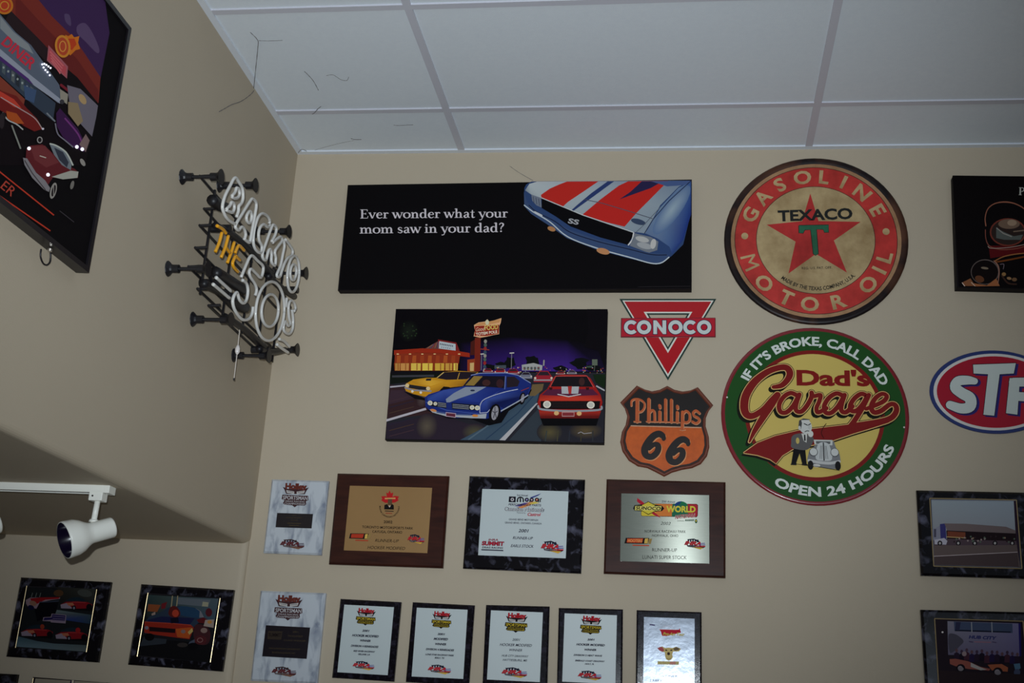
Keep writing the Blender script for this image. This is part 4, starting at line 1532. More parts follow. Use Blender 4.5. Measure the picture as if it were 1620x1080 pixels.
# 15 x 12 in walnut plaque with brushed silver plate
V3 = (940, 740, 6.0)
T, _ = board('award_plaque', 'walnut plaque with a brushed silver plate and colourful logo band', 'plaque', V3, [(120, 103), (1252, 132), (1242, 1042), (86, 1000)], BT, 0.006, WALNUT)
SILV = mat('brushed_silver', (0.20, 0.21, 0.175), 0.20, metal=0.36, spec=0.2, noise=(6, 0.3, (0.165, 0.175, 0.145), (3, 1, 60)))
_nt = SILV.node_tree                             # brushed along its width: the gleam spreads up and down
_tg = _nt.nodes.new('ShaderNodeTangent')
_tg.direction_type = 'UV_MAP'
_tg.uv_map = 'brush'
_nt.links.new(_tg.outputs[0], _nt.nodes['Principled BSDF'].inputs['Tangent'])
_nt.nodes['Principled BSDF'].inputs['Anisotropic'].default_value = 0.97
plate(T, V3, [(263, 240), (1098, 258), (1088, 907), (240, 885)], -BT, SILV)
V3b = (970, 770, 8.306)
A = Art(T, 1, -BT - 0.0014, V3b, m=INK)
A.part('logo')
A.poly([(370, 218), (1098, 222), (1116, 240), (1112, 380), (1096, 398), (380, 384), (366, 370)], (60, 30, 34))
A.poly([(372, 300), (400, 222), (640, 222), (620, 382), (384, 380), (370, 368)], (206, 190, 64))
A.poly([(560, 222), (820, 224), (810, 386), (560, 382)], (212, 128, 64))
A.poly([(780, 224), (1000, 224), (990, 390), (770, 386)], (40, 110, 84))
A.poly([(960, 224), (1094, 228), (1110, 242), (1106, 378), (1092, 392), (940, 390)], (172, 44, 60))
A.ell(890, 262, 88, 74, (30, 70, 130))
A.poly([(900, 192), (950, 206), (985, 250), (960, 290), (900, 270), (880, 230)], (36, 120, 80), sm=True)
A.poly([(800, 390), (810, 330), (830, 250), (880, 225), (985, 250), (985, 390)], (40, 110, 84))
A.poly([(318, 145), (382, 190), (628, 406), (540, 372), (312, 190)], (176, 38, 58))
A.poly([(262, 280), (280, 240), (392, 228), (462, 188), (540, 230), (642, 246), (672, 284), (640, 318), (545, 325), (462, 366), (385, 320), (280, 312)], (24, 24, 28))
A.poly([(380, 240), (462, 198), (545, 240), (545, 318), (462, 356), (385, 312)], (206, 196, 70))
A.poly([(290, 250), (636, 252), (626, 312), (284, 306)], (208, 204, 110))
A.ctext('SUNOCO', (458, 302), 326, 44, (24, 24, 32), bold=.025, shear=.2)
A.ctext('WORLD', (890, 334), 386, 84, (214, 206, 74), bold=.045, slope=.01)
A.ctext('NATIONALS', (942, 412), 262, 54, (206, 200, 196), bold=.07, shear=.25, slope=-.1)
A.ctext('NATIONALS', (942, 408), 256, 48, (170, 40, 58), bold=.02, shear=.25, slope=-.1)
A.ctext('25th Annual', (722, 206), 172, 26, (50, 60, 90), bold=.01, shear=.2, slope=.03)
A.stroke([(842, 446), (930, 448)], 6, (90, 100, 88), caps=False)
for k in range(7):
    A.stroke([(948 + k * 17, 450), (958 + k * 17, 426)], 11, (30, 84, 60), caps=False)
A.ell(1090, 450, 17, 28, (40, 90, 60))
A.ell(1090, 446, 9, 12, (216, 200, 80))
A.each('text_line')
GT = (44, 48, 46)
A.ctext('2002', (686, 498), 128, 38, GT, shear=.3)
A.ctext('NORWALK RACEWAY PARK', (684, 602), 540, 34, GT, bold=.005, slope=.01)
A.ctext('NORWALK, OHIO', (684, 656), 344, 32, GT, bold=.005, slope=.01)
A.ctext('RUNNER-UP', (676, 850), 326, 44, GT, slope=.012)
A.ctext('LUNATI SUPER STOCK', (676, 948), 580, 46, GT, slope=.012)
A.part('sponsor_mark')
lg(A, V3b, (330, 712), (360, 8), (-8, 280), race_logo, a=(190, 70, 40), b_=(214, 150, 90))
A.new('sponsor_mark')
lg(A, V3b, (1070, 736), (285, 10), (-6, 220), ihra_logo)
A.done()

# two white marbled plaques by the corner
for V, quad, bp, lgc, ihc, lab, big in (
        ((390, 750, 8.3077), [(318, 62), (1062, 85), (990, 1060), (222, 1032)], [(398, 508), (872, 520), (855, 712), (385, 694)], (650, 130), (598, 905), 'small white marbled plaque by the corner, upper one, with narrow black nameplate', 0),
        ((390, 930, 7.2), [(150, 20), (890, 62), (808, 1084), (45, 1062)], [(216, 422), (720, 448), (688, 806), (182, 776)], (486, 92), (424, 940), 'white marbled plaque by the corner, lower one, with larger black nameplate', 1)):
    T, _ = board('award_plaque', lab, 'plaque', V, quad, BT, 0.006, WMARBLE, group='white marbled plaques')
    plate(T, V, bp, -BT, mat('black_nameplate', (20, 14, 24), 0.3, coat=0.3), name='nameplate')
    A = Art(T, 1, -BT - 0.0014, V, m=INK)
    A.each('nameplate_line')
    gc = (74, 66, 48)
    if not big:
        for s_, y, w_ in (('2001', 548, 60), ('HOOKER MODIFIED', 578, 220), ('WINNER', 612, 100)):
            A.ctext(s_, (626, y), w_, 15, gc, slope=.02)
    else:
        A.poly([(246, 486), (410, 492), (396, 588), (236, 580)], (52, 46, 40))
        A.ctext('SUMMIT', (322, 552), 140, 40, (28, 22, 24), bold=.03)
        for s_, x, y, w_ in (('2001', 558, 508, 64), ('MODIFIED', 556, 556, 164), ('CLASS WINNER', 552, 606, 250), ('ROCKINGHAM DRAGWAY', 432, 700, 350), ('ROCKINGHAM, NC', 424, 746, 262)):
            A.ctext(s_, (x, y), w_, 18, gc, slope=.04)
    if not big:
        for y, w_ in ((644, 180), (672, 130)):
            A.new('nameplate_line').stroke([(626 - w_ / 2, y - w_ * .01), (626 + w_ / 2, y + w_ * .01)], 9, gc, caps=False)
    k = 340 if not big else 310
    A.part('logo')
    lg(A, V, lgc, (k, k * .025), (-k * .055, k * .95), holley_logo, a=(104, 50, 42), b_=(186, 192, 200), blk=(66, 44, 48))
    k = 330 if not big else 290
    A.new('logo')
    lg(A, V, ihc, (k, k * .03), (-k * .05, k * .62), ihra_logo, a=(96, 44, 50), blk=(60, 44, 46), bl=(70, 56, 76), ye=(128, 92, 74))
    A.done()

# five small black plaques in the bottom row
VA = (520, 930, 6.75)
VB = (750, 940, 4.263)
VP = (1000, 955, 8.64)
BT2 = 0.016
rows = [
    (VA, [(112, 112), (765, 148), (700, 998), (42, 957)], [(160, 175), (692, 203), (635, 930), (97, 898)], (404, 222), 205, (370, 818), 240,
     [('2001', 393, 466, 72, 22), ('HOOKER MODIFIED', 390, 522, 282, 25), ('WINNER', 388, 573, 118, 24), ('DIVISION 4 RENEGADES', 382, 632, 290, 22), ('RED RIVER RACEWAY', 378, 684, 228, 18), ('GILLIAM, LA', 376, 716, 128, 18)], 1,
     'small black framed award naming a Gilliam raceway, first in the bottom row', .05),
    (VA, [(885, 150), (1552, 180), (1500, 1045), (830, 1000)], [(935, 208), (1480, 230), (1440, 970), (890, 943)], (1212, 256), 205, (1180, 858), 255,
     [('2001', 1198, 502, 74, 22), ('MODIFIED', 1195, 556, 150, 25), ('WINNER', 1192, 610, 124, 24), ('DIVISION 4 RENEGADES', 1186, 668, 298, 22), ('LONE STAR RACEWAY PARK', 1184, 722, 304, 18), ('SEALY, TX', 1182, 754, 104, 18)], 1,
     'small black framed award naming a Sealy raceway, second in the bottom row', .045),
    (VB, [(82, 68), (512, 82), (488, 640), (52, 628)], [(110, 105), (463, 122), (445, 590), (90, 575)], (290, 130), 148, (270, 520), 178,
     [('2001', 281, 313, 48, 16), ('HOOKER MODIFIED', 280, 350, 214, 18), ('WINNER', 278, 383, 90, 16), ('HUB CITY DRAGWAY', 275, 422, 178, 14), ('HATTIESBURG, MS', 274, 450, 162, 14)], 0,
     'small black framed award in thin serif type, third in the bottom row', .035),
    (VB, [(577, 88), (1012, 102), (990, 650), (550, 640)], [(610, 125), (967, 142), (950, 602), (594, 590)], (793, 150), 140, (778, 540), 164,
     [('2001', 786, 311, 46, 13), ('HOOKER MODIFIED', 784, 347, 190, 15), ('WINNER', 782, 380, 84, 14), ('DIVISION 2 HEAT WAVE', 766, 417, 190, 12), ('EMERALD COAST DRAGWAY', 780, 454, 198, 11), ('HOLT, FL', 778, 474, 62, 10)], 1,
     'small black framed award in bold italic type, fourth in the bottom row', .035)]
for V, quad, pq, lc, lw, ic, iw, lines, bold, lab, sl in rows:
    T, _ = board('award_plaque', lab, 'plaque', V, quad, BT2, 0.005, mat('black_gloss_board', (17, 15, 22), 0.12, noise=(70, (0.5, 0.8), (46, 44, 60)), bump=(900, 0.05), spec=0.25), group='small black framed awards')
    plate(T, V, pq, -BT2, PAPER)
    A = Art(T, 1, -BT2 - 0.0014, V, m=INK)
    A.part('logo')
    lg(A, V, lc, (lw, lw * sl), (-lw * .07, lw * .92), holley_logo)
    A.new('logo')
    lg(A, V, ic, (iw, iw * sl), (-iw * .06, iw * .62), ihra_logo)
    A.each('text_line')
    for s_, x, y, w_, h_ in lines:
        A.ctext(s_, (x, y), w_, h_, (26, 28, 52), slope=sl, bold=.045 if bold else 0.012, shear=.3)
    A.done()

T, _ = board('award_plaque', 'small black framed award with shiny silver plate and bull head emblem', 'plaque', VP, [(75, 80), (968, 115), (934, 1245), (34, 1215)], BT2, 0.005, MATS['black_gloss_board'], group='small black framed awards')
MIR = mat('mirror_silver', (0.30, 0.335, 0.39), 0.17, metal=0.45, bump=(30, 0.10))
plate(T, VP, [(172, 175), (868, 202), (845, 1150), (138, 1125)], -BT2, MIR)
A = Art(T, 1, -BT2 - 0.0014, VP, m=INK)
A.part('logo')
A.stroke([(240, 282), (312, 290)], 16, (70, 60, 110), caps=False)
A.new('small_print')
for k in range(8):
    A.stroke([(425 + k * 16, 304), (435 + k * 16, 304)], 8, (214, 216, 228), caps=False)
A.new('logo')
A.poly([(372, 346), (640, 352), (650, 330), (668, 392), (470, 440), (410, 436), (392, 372)], (184, 36, 56))
A.stroke([(366, 346), (612, 352)], 6, (220, 210, 220), caps=False)
A.ctext('Pro-Am Tour', (566, 434), 290, 44, (196, 184, 90), slope=.03, bold=.04, shear=.25)
A.new('logo')
YB2 = (206, 192, 130)
A.poly([(350, 600), (410, 580), (455, 602), (500, 596), (552, 602), (600, 584), (668, 612), (640, 650), (560, 650), (548, 690), (556, 730), (530, 762), (500, 776), (466, 758), (452, 720), (448, 660), (400, 650)], YB2)
A.poly([(346, 604), (384, 586), (414, 590), (440, 632), (420, 655), (372, 636)], (176, 90, 96))
A.poly([(560, 612), (606, 588), (652, 612), (632, 632), (584, 640)], (110, 100, 84))
for x in (466, 536):
    A.ell(x, 632, 17, 8, (60, 46, 44), 10 if x < 500 else -10)
A.poly([(484, 660), (512, 660), (520, 690), (500, 702), (478, 690)], (60, 50, 50))
A.stroke([(472, 742), (500, 752), (530, 742)], 5, (110, 90, 60), sm=True)
A.new('name_band')
A.poly([(350, 782), (642, 786), (638, 832), (346, 826)], (200, 186, 120))
A.ctext('RENEGADES', (496, 826), 276, 36, (240, 236, 180), slope=.012, bold=.05)
A.ctext('RENEGADES', (496, 824), 270, 32, (150, 120, 70), slope=.012, bold=.0)
A.poly([(520, 788), (600, 790), (590, 828), (512, 828)], (206, 150, 140))
A.each('text_line')
A.ctext('WINNER', (500, 1000), 240, 26, (96, 110, 130), slope=.02)
A.ctext('LARRY', (330, 1068), 160, 36, (96, 110, 130), slope=.02)
A.done()

# ------------------------------------------------------------------ framed photographs


def photo_frame(name, label, V, quad, wq, base, m, group=None, rods='all', t=0.02):
    T, _ = board(name, label, 'photo frame', V, quad, t, 0.007, m, part='frame_board', base=base, group=group)
    cs = corners_on(V, wq, 1, base - t - 0.002)
    # picture bed and brass trim
    v, f = chamfer(cs, base - t, 0.001, 0.0002)
    mesh('photo_backing', v, f, BLACKP, T)
    e = [(0, 1), (1, 2), (2, 3), (3, 0)]
    for i, j in e:
        if rods == 'sides' and i in (0, 2):
            continue
        b = MB()
        p, q = cs[i].copy(), cs[j].copy()
        p.y = q.y = base - t - 0.0012
        b.tube([p, q], 0.0017, 8)
        b.build('brass_trim', GOLD, T)
    return T


VF1 = (20, 910, 7.7125)
NB = -0.020
T = photo_frame('photo_frame', 'black framed collage of four red race cars in the alcove', VF1, [(72, 18), (1178, 78), (1040, 1058), (-75, 990)], [(163, 135), (1020, 160), (902, 945), (42, 872)], NB, BMARBLE, 'alcove photo frames', rods='sides')
A = Art(T, 1, NB - 0.0214, VF1, m=INK)
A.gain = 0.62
A.part('photograph')
A.poly([(166, 140), (1016, 165), (898, 940), (46, 870)], (30, 34, 38))
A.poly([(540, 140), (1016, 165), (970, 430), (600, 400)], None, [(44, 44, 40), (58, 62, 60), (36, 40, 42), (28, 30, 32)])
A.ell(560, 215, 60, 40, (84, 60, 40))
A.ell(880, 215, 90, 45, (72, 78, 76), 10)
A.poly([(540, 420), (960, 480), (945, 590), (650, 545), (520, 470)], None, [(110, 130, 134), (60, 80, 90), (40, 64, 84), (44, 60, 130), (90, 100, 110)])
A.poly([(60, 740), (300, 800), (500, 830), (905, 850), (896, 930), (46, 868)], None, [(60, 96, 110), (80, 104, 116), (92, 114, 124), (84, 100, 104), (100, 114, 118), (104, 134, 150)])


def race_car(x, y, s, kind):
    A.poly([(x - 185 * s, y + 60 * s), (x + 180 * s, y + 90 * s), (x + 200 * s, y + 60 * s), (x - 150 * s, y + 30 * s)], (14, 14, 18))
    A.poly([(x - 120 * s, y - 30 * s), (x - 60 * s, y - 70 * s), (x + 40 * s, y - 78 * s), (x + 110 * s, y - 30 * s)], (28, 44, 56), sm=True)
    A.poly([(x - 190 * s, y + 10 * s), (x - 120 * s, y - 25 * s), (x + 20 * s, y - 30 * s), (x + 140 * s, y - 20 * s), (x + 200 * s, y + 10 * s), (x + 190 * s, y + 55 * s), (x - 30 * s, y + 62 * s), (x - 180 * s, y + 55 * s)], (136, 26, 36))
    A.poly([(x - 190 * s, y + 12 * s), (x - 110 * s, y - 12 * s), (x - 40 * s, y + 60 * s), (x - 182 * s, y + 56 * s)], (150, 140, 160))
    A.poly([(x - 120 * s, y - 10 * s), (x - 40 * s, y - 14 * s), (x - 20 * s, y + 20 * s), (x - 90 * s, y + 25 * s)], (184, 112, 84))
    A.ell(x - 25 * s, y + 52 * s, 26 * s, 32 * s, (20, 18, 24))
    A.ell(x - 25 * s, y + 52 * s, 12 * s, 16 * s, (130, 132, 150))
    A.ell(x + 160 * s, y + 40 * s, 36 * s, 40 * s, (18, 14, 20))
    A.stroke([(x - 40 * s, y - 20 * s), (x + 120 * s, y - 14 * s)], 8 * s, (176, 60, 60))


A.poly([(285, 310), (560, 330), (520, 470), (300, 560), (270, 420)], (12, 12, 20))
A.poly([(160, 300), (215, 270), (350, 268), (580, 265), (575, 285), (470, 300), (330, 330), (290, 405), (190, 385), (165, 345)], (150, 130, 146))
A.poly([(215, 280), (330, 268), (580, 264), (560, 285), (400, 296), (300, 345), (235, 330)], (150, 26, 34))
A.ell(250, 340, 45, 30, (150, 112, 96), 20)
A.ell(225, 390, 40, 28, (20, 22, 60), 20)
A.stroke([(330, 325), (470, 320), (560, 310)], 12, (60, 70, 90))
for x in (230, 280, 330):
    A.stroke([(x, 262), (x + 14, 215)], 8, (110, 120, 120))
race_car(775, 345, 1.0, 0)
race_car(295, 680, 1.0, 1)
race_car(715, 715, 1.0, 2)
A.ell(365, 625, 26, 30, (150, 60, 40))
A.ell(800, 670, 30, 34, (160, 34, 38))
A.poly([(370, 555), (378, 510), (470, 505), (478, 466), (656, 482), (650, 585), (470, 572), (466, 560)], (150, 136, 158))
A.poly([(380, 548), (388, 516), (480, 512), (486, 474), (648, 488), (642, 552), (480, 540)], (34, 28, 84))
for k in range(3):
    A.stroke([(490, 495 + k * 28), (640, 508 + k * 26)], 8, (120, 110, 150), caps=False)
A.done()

VF2 = (200, 915, 7.2)
T = photo_frame('photo_frame', 'black framed photo of an orange-red car launching, beside the alcove corner', VF2, [(148, 60), (1208, 125), (1090, 1058), (18, 978)], [(234, 172), (1060, 210), (960, 965), (132, 875)], NB, BMARBLE, 'alcove photo frames', rods='sides')
A = Art(T, 1, NB - 0.0214, VF2, m=INK)
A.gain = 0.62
A.part('photograph')
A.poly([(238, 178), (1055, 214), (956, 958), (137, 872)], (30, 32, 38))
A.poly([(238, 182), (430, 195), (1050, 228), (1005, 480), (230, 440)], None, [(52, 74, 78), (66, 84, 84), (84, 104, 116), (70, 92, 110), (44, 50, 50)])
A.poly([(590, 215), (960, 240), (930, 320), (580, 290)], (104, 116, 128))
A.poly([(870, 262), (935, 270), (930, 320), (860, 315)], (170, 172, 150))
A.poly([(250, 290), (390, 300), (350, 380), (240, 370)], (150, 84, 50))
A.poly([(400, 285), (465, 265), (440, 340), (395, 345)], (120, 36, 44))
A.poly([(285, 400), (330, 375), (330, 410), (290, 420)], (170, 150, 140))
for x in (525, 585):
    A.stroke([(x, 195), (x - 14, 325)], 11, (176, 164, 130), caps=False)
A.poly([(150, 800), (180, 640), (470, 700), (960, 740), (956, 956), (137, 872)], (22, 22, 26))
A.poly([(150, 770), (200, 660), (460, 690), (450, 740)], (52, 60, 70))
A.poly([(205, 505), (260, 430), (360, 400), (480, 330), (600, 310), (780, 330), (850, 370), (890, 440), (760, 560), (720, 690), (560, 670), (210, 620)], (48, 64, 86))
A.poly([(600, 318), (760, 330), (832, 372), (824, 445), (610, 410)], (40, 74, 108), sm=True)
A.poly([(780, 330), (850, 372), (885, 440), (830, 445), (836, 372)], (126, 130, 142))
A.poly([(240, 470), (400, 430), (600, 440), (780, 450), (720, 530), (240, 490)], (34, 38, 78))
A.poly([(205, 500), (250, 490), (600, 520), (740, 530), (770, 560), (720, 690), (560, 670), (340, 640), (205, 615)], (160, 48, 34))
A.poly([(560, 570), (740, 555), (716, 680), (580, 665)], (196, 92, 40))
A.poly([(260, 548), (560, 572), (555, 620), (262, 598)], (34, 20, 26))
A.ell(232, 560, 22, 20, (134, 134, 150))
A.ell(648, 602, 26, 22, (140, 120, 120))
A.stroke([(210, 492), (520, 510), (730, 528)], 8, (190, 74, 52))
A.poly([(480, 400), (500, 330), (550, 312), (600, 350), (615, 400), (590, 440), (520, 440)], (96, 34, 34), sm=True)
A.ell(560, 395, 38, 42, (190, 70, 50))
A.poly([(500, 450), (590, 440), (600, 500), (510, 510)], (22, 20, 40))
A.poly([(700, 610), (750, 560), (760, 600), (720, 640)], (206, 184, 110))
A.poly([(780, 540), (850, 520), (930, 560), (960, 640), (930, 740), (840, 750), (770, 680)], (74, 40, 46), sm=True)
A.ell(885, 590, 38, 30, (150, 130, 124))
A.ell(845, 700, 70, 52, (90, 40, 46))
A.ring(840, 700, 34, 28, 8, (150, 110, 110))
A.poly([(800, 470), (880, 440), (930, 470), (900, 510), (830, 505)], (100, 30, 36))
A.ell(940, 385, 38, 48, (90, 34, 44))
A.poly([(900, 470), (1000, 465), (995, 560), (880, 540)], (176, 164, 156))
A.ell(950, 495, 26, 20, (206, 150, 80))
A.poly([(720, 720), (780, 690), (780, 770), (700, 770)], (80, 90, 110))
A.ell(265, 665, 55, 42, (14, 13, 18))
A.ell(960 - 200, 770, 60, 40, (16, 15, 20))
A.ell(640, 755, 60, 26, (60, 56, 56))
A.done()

# two frames cut by the lower edge of the view, also in the alcove
VBL = (0, 1000, 8.1)
T, _ = board('award_plaque', 'black plaque at the lower left edge, only its top corner showing', 'plaque', VBL, [(-2350, 400), (165, 550), (-90, 2550), (-2620, 2400)], 0.02, 0.006, BMARBLE, base=NB)
plate(T, VBL, [(-2080, 700), (-60, 830), (-260, 2260), (-2300, 2120)], NB - 0.02, PAPER)
T = photo_frame('photo_frame', 'pale photo in a thin dark frame below the race car collage', VBL, [(432, 570), (1590, 662), (1400, 1660), (200, 1560)], [(450, 584), (1576, 672), (1390, 1640), (222, 1545)], NB, BLACKP, 'alcove photo frames', rods='none' if False else 'sides', t=0.014)
A = Art(T, 1, NB - 0.0156, VBL, m=INKG)
A.part('photograph')
A.poly([(455, 590), (1360, 645), (1200, 1610), (230, 1540)], (150, 146, 132))
A.poly([(1365, 645), (1570, 676), (1388, 1634), (1200, 1610)], (24, 22, 40))
A.poly([(905, 612), (955, 615), (945, 720), (880, 720)], (50, 44, 76))
A.poly([(922, 612), (948, 614), (930, 720), (908, 720)], (214, 208, 190))
A.done()

# frames at the right edge
VR = (1430, 760, 3.3737)
T = photo_frame('photo_frame', 'black framed photo of a race car before a grey transporter roof', VR, [(72, 50), (672, 62), (698, 524), (90, 505)], [(140, 95), (603, 102), (628, 470), (158, 455)], 0.0, BMARBLE, 'right edge photo frames', rods='all')
A = Art(T, 1, -0.0214, VR, m=INK)
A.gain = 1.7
A.part('photograph')
A.poly([(145, 100), (599, 106), (623, 465), (161, 450)], (96, 104, 116))
A.poly([(147, 106), (586, 110), (600, 280), (158, 270)], None, [(112, 124, 132), (118, 132, 144), (116, 124, 134), (110, 116, 124)])
A.poly([(586, 108), (600, 108), (622, 464), (606, 462)], (34, 24, 36))
A.poly([(152, 262), (210, 230), (212, 312), (158, 320)], (104, 108, 124))
A.poly([(192, 232), (222, 228), (226, 310), (196, 312)], (44, 44, 92))
A.poly([(160, 258), (172, 258), (172, 302), (160, 302)], (60, 60, 76))
A.poly([(216, 228), (330, 230), (545, 246), (596, 266), (596, 282), (360, 276), (230, 266)], (88, 80, 82))
A.poly([(226, 266), (596, 282), (600, 340), (232, 330)], (26, 18, 22))
A.poly([(232, 270), (328, 276), (328, 306), (232, 304)], (92, 50, 36))
A.stroke([(228, 300), (330, 306)], 4, (150, 130, 90))
A.poly([(158, 318), (240, 310), (420, 318), (600, 322), (604, 348), (160, 348)], (62, 52, 60))
A.poly([(162, 316), (215, 306), (232, 322), (225, 342), (164, 340)], (140, 142, 156))
for x in (192, 290, 378, 486, 578):
    A.ell(x, 334, 13, 14, (24, 22, 26))
    A.ell(x, 334, 6, 7, (136, 138, 140))
for k in range(26):
    A.ell(random.uniform(235, 590), random.uniform(296, 330), 5, 5, random.choice([(110, 96, 80), (70, 84, 74), (120, 110, 110), (40, 30, 34)]), n=8)
A.poly([(158, 346), (602, 344), (620, 462), (162, 450)], (76, 68, 68))
A.poly([(160, 402), (606, 382), (612, 462), (162, 450)], (58, 50, 52))
A.stroke([(160, 404), (604, 382)], 3.5, (140, 134, 138))
A.done()

VR2 = (1440, 960, 9.0)
T = photo_frame('photo_frame', 'black framed photo of a crew behind a race car at a white building', VR2, [(165, 28), (1765, 80), (1850, 1280), (215, 1240)], [(348, 160), (1615, 205), (1680, 1150), (405, 1110)], 0.0, BMARBLE, 'right edge photo frames', rods='all')
A = Art(T, 1, -0.0214, VR2, m=INK)
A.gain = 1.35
A.part('photograph')
A.poly([(358, 168), (1608, 212), (1672, 1144), (412, 1104)], (32, 26, 34))
A.poly([(530, 200), (1545, 232), (1560, 700), (540, 680)], None, [(112, 114, 130), (104, 104, 140), (92, 88, 124), (86, 84, 108)])
A.poly([(620, 206), (1455, 236), (1458, 368), (630, 342)], (58, 70, 96))
A.poly([(640, 320), (1430, 348), (1430, 366), (640, 342)], (22, 26, 42))
A.poly([(650, 210), (720, 212), (700, 330), (640, 326)], (40, 44, 70))
for x in (875, 1163):
    A.stroke([(x - 3, 214), (x + 3, 362)], 14, (130, 136, 146), caps=False)
A.poly([(1540, 232), (1572, 234), (1580, 700), (1556, 700)], (30, 24, 92))
A.poly([(545, 400), (620, 380), (700, 420), (760, 490), (700, 560), (640, 620), (560, 640)], (66, 66, 80), sm=True)
A.text('HUB CITY', (832, 448), (1218, 466), 48, (36, 42, 92), bold=.045, shear=.25)
A.stroke([(840, 490), (890, 498)], 16, (70, 62, 90))
A.stroke([(910, 494), (1150, 502)], 14, (130, 96, 112), caps=False)
A.stroke([(1170, 496), (1222, 504)], 14, (70, 62, 90))
for k in range(13):
    x = 660 + k * 72
    y = 610 + 14 * math.sin(k * 2.3) + k * 4
    A.poly([(x - 40, y + 150), (x - 36, y + 50), (x, y + 30), (x + 36, y + 50), (x + 42, y + 150)], [(36, 26, 44), (26, 20, 34), (60, 34, 48), (34, 26, 60)][k % 4])
    A.ell(x, y + 8, 20, 26, [(84, 62, 70), (60, 46, 64), (74, 56, 70)][k % 3], n=14)
A.ell(768, 665, 34, 34, (130, 116, 122))
A.poly([(560, 740), (640, 735), (820, 770), (1000, 850), (1140, 880), (1120, 905), (820, 880), (640, 840), (565, 810)], (128, 74, 66))
A.poly([(860, 790), (980, 850), (1090, 890), (1000, 900), (860, 850)], (150, 150, 150))
A.poly([(1100, 820), (1300, 810), (1390, 860), (1385, 920), (1160, 900)], (140, 80, 56))
A.poly([(1470, 810), (1560, 800), (1570, 870), (1500, 920)], (70, 104, 130))
A.ell(1520, 930, 46, 50, (60, 70, 96))
for x, y, r_ in ((718, 870, 62), (1245, 925, 70)):
    A.ell(x, y, r_, r_ * .95, (18, 16, 24))
    A.ell(x - 8, y, r_ * .55, r_ * .55, (124, 122, 130))
A.poly([(412, 900), (1655, 960), (1670, 1140), (414, 1100)], (38, 30, 34))
A.ell(718, 880, 40, 30, (110, 108, 116))
A.ell(1245, 935, 44, 30, (110, 108, 116))
A.ell(458, 358, 15, 13, (196, 196, 200))
A.done()

# ------------------------------------------------------------------ diner picture on the left wall
VD = (0, 0, 2.4538)
VD4 = (0, 0, 4.908)
VD5 = (0, 180, 4.32)
DX = 0.032
pr = hit(138.5, 430, 0, DX)
pt = hit(210, 47, 0, DX)
yr = (pr.y + pt.y) / 2
z0, z1 = pr.z, pt.z
yl = yr - 1.02
T = thing('light_up_picture', 'large black framed diner picture with hot rods hanging on the left wall', 'picture', (0, (yr + yl) / 2, (z0 + z1) / 2))
fr = MB()
FW = 0.013


def pbox(b, y0, y1, za, zb, x0, x1):
    b.box((x0, y0, za), (x1, y1, zb))


for nm, (y0, y1, za, zb) in {'a': (yl, yr, z0, z0 + FW), 'b': (yl, yr, z1 - FW, z1), 'c': (yl, yl + FW, z0 + FW, z1 - FW), 'd': (yr - FW, yr, z0 + FW, z1 - FW)}.items():
    b = MB()
    pbox(b, y0, y1, za, zb, 0.0, DX)
    b.build('frame_rail', mat('black_frame', (20, 18, 24), 0.4), T)
b = MB()
pbox(b, yl + FW, yr - FW, z0 + FW, z1 - FW, 0.0, DX - 0.005)
b.build('backing', mat('matt_black_board', (13, 11, 14), 0.8, spec=0.08), T)
A = Art(T, 0, DX - 0.0048, VD, sign=1.0, m=INK)
A.part('picture')
PU = (66, 40, 92)
A.poly([(-300, -560), (330, -560), (425, 128), (385, 310), (355, 535), (330, 640), (0, 640), (-300, 420)], (20, 15, 19))
A.poly([(-300, -560), (330, -560), (425, 128), (390, 305), (300, 190), (180, 60), (60, -60), (-300, -300)], (62, 40, 84))
A.poly([(70, -60), (150, 0), (200, 62), (290, 150), (390, 300), (382, 400), (300, 300), (230, 240), (150, 150), (40, 40), (-60, -60)], (122, 48, 40))
A.poly([(60, -20), (160, 90), (300, 230), (382, 350), (380, 400), (300, 300), (180, 190), (60, 60)], (104, 38, 36))
A.poly([(40, 40), (150, 150), (240, 245), (250, 275), (180, 240), (60, 120), (20, 80)], (42, 30, 34))
A.poly([(300, 100), (330, 90), (360, 130), (385, 190), (375, 205), (330, 160), (300, 130)], (92, 74, 112), sm=True)
A.poly([(250, 55), (270, 60), (275, 100), (255, 85)], (86, 70, 108), sm=True)
# streamlined diner: steel roof, red name, window band
A.poly([(-60, 10), (0, 55), (60, 125), (120, 175), (170, 245), (230, 330), (240, 385), (225, 400), (100, 300), (0, 205), (-60, 150)], (92, 104, 122))
A.poly([(0, 62), (50, 122), (110, 172), (130, 210), (60, 170), (0, 110)], (136, 146, 152))
A.poly([(-60, 140), (0, 190), (110, 285), (235, 385), (232, 402), (100, 310), (0, 222), (-60, 170)], (150, 160, 178))
A.poly([(-60, 170), (0, 218), (110, 305), (130, 330), (60, 290), (0, 240), (-60, 190)], (74, 46, 110))
A.poly([(-60, 190), (0, 235), (140, 340), (215, 400), (205, 470), (120, 400), (0, 292), (-60, 240)], (54, 66, 82))
for k in range(7):
    x = 8 + k * 18
    A.poly([(x, 243 + k * 15), (x + 13, 254 + k * 15), (x + 11, 292 + k * 16), (x - 2, 280 + k * 16)], [(78, 92, 100), (60, 70, 96), (92, 100, 104), (44, 50, 60)][k % 4])
    A.ell(x + 5, 262 + k * 15, 4, 5, (150, 164, 164), n=8)
A.poly([(-60, 246), (0, 298), (95, 385), (90, 410), (40, 380), (0, 350), (-60, 300)], (128, 62, 48))
A.poly([(90, 330), (140, 350), (130, 400), (96, 385)], (64, 86, 120))
A.text('DINER', (0, 170), (116, 272), 42, (196, 52, 72), bold=.03)
A.poly([(186, 175), (262, 258), (258, 305), (180, 235)], (166, 96, 106))
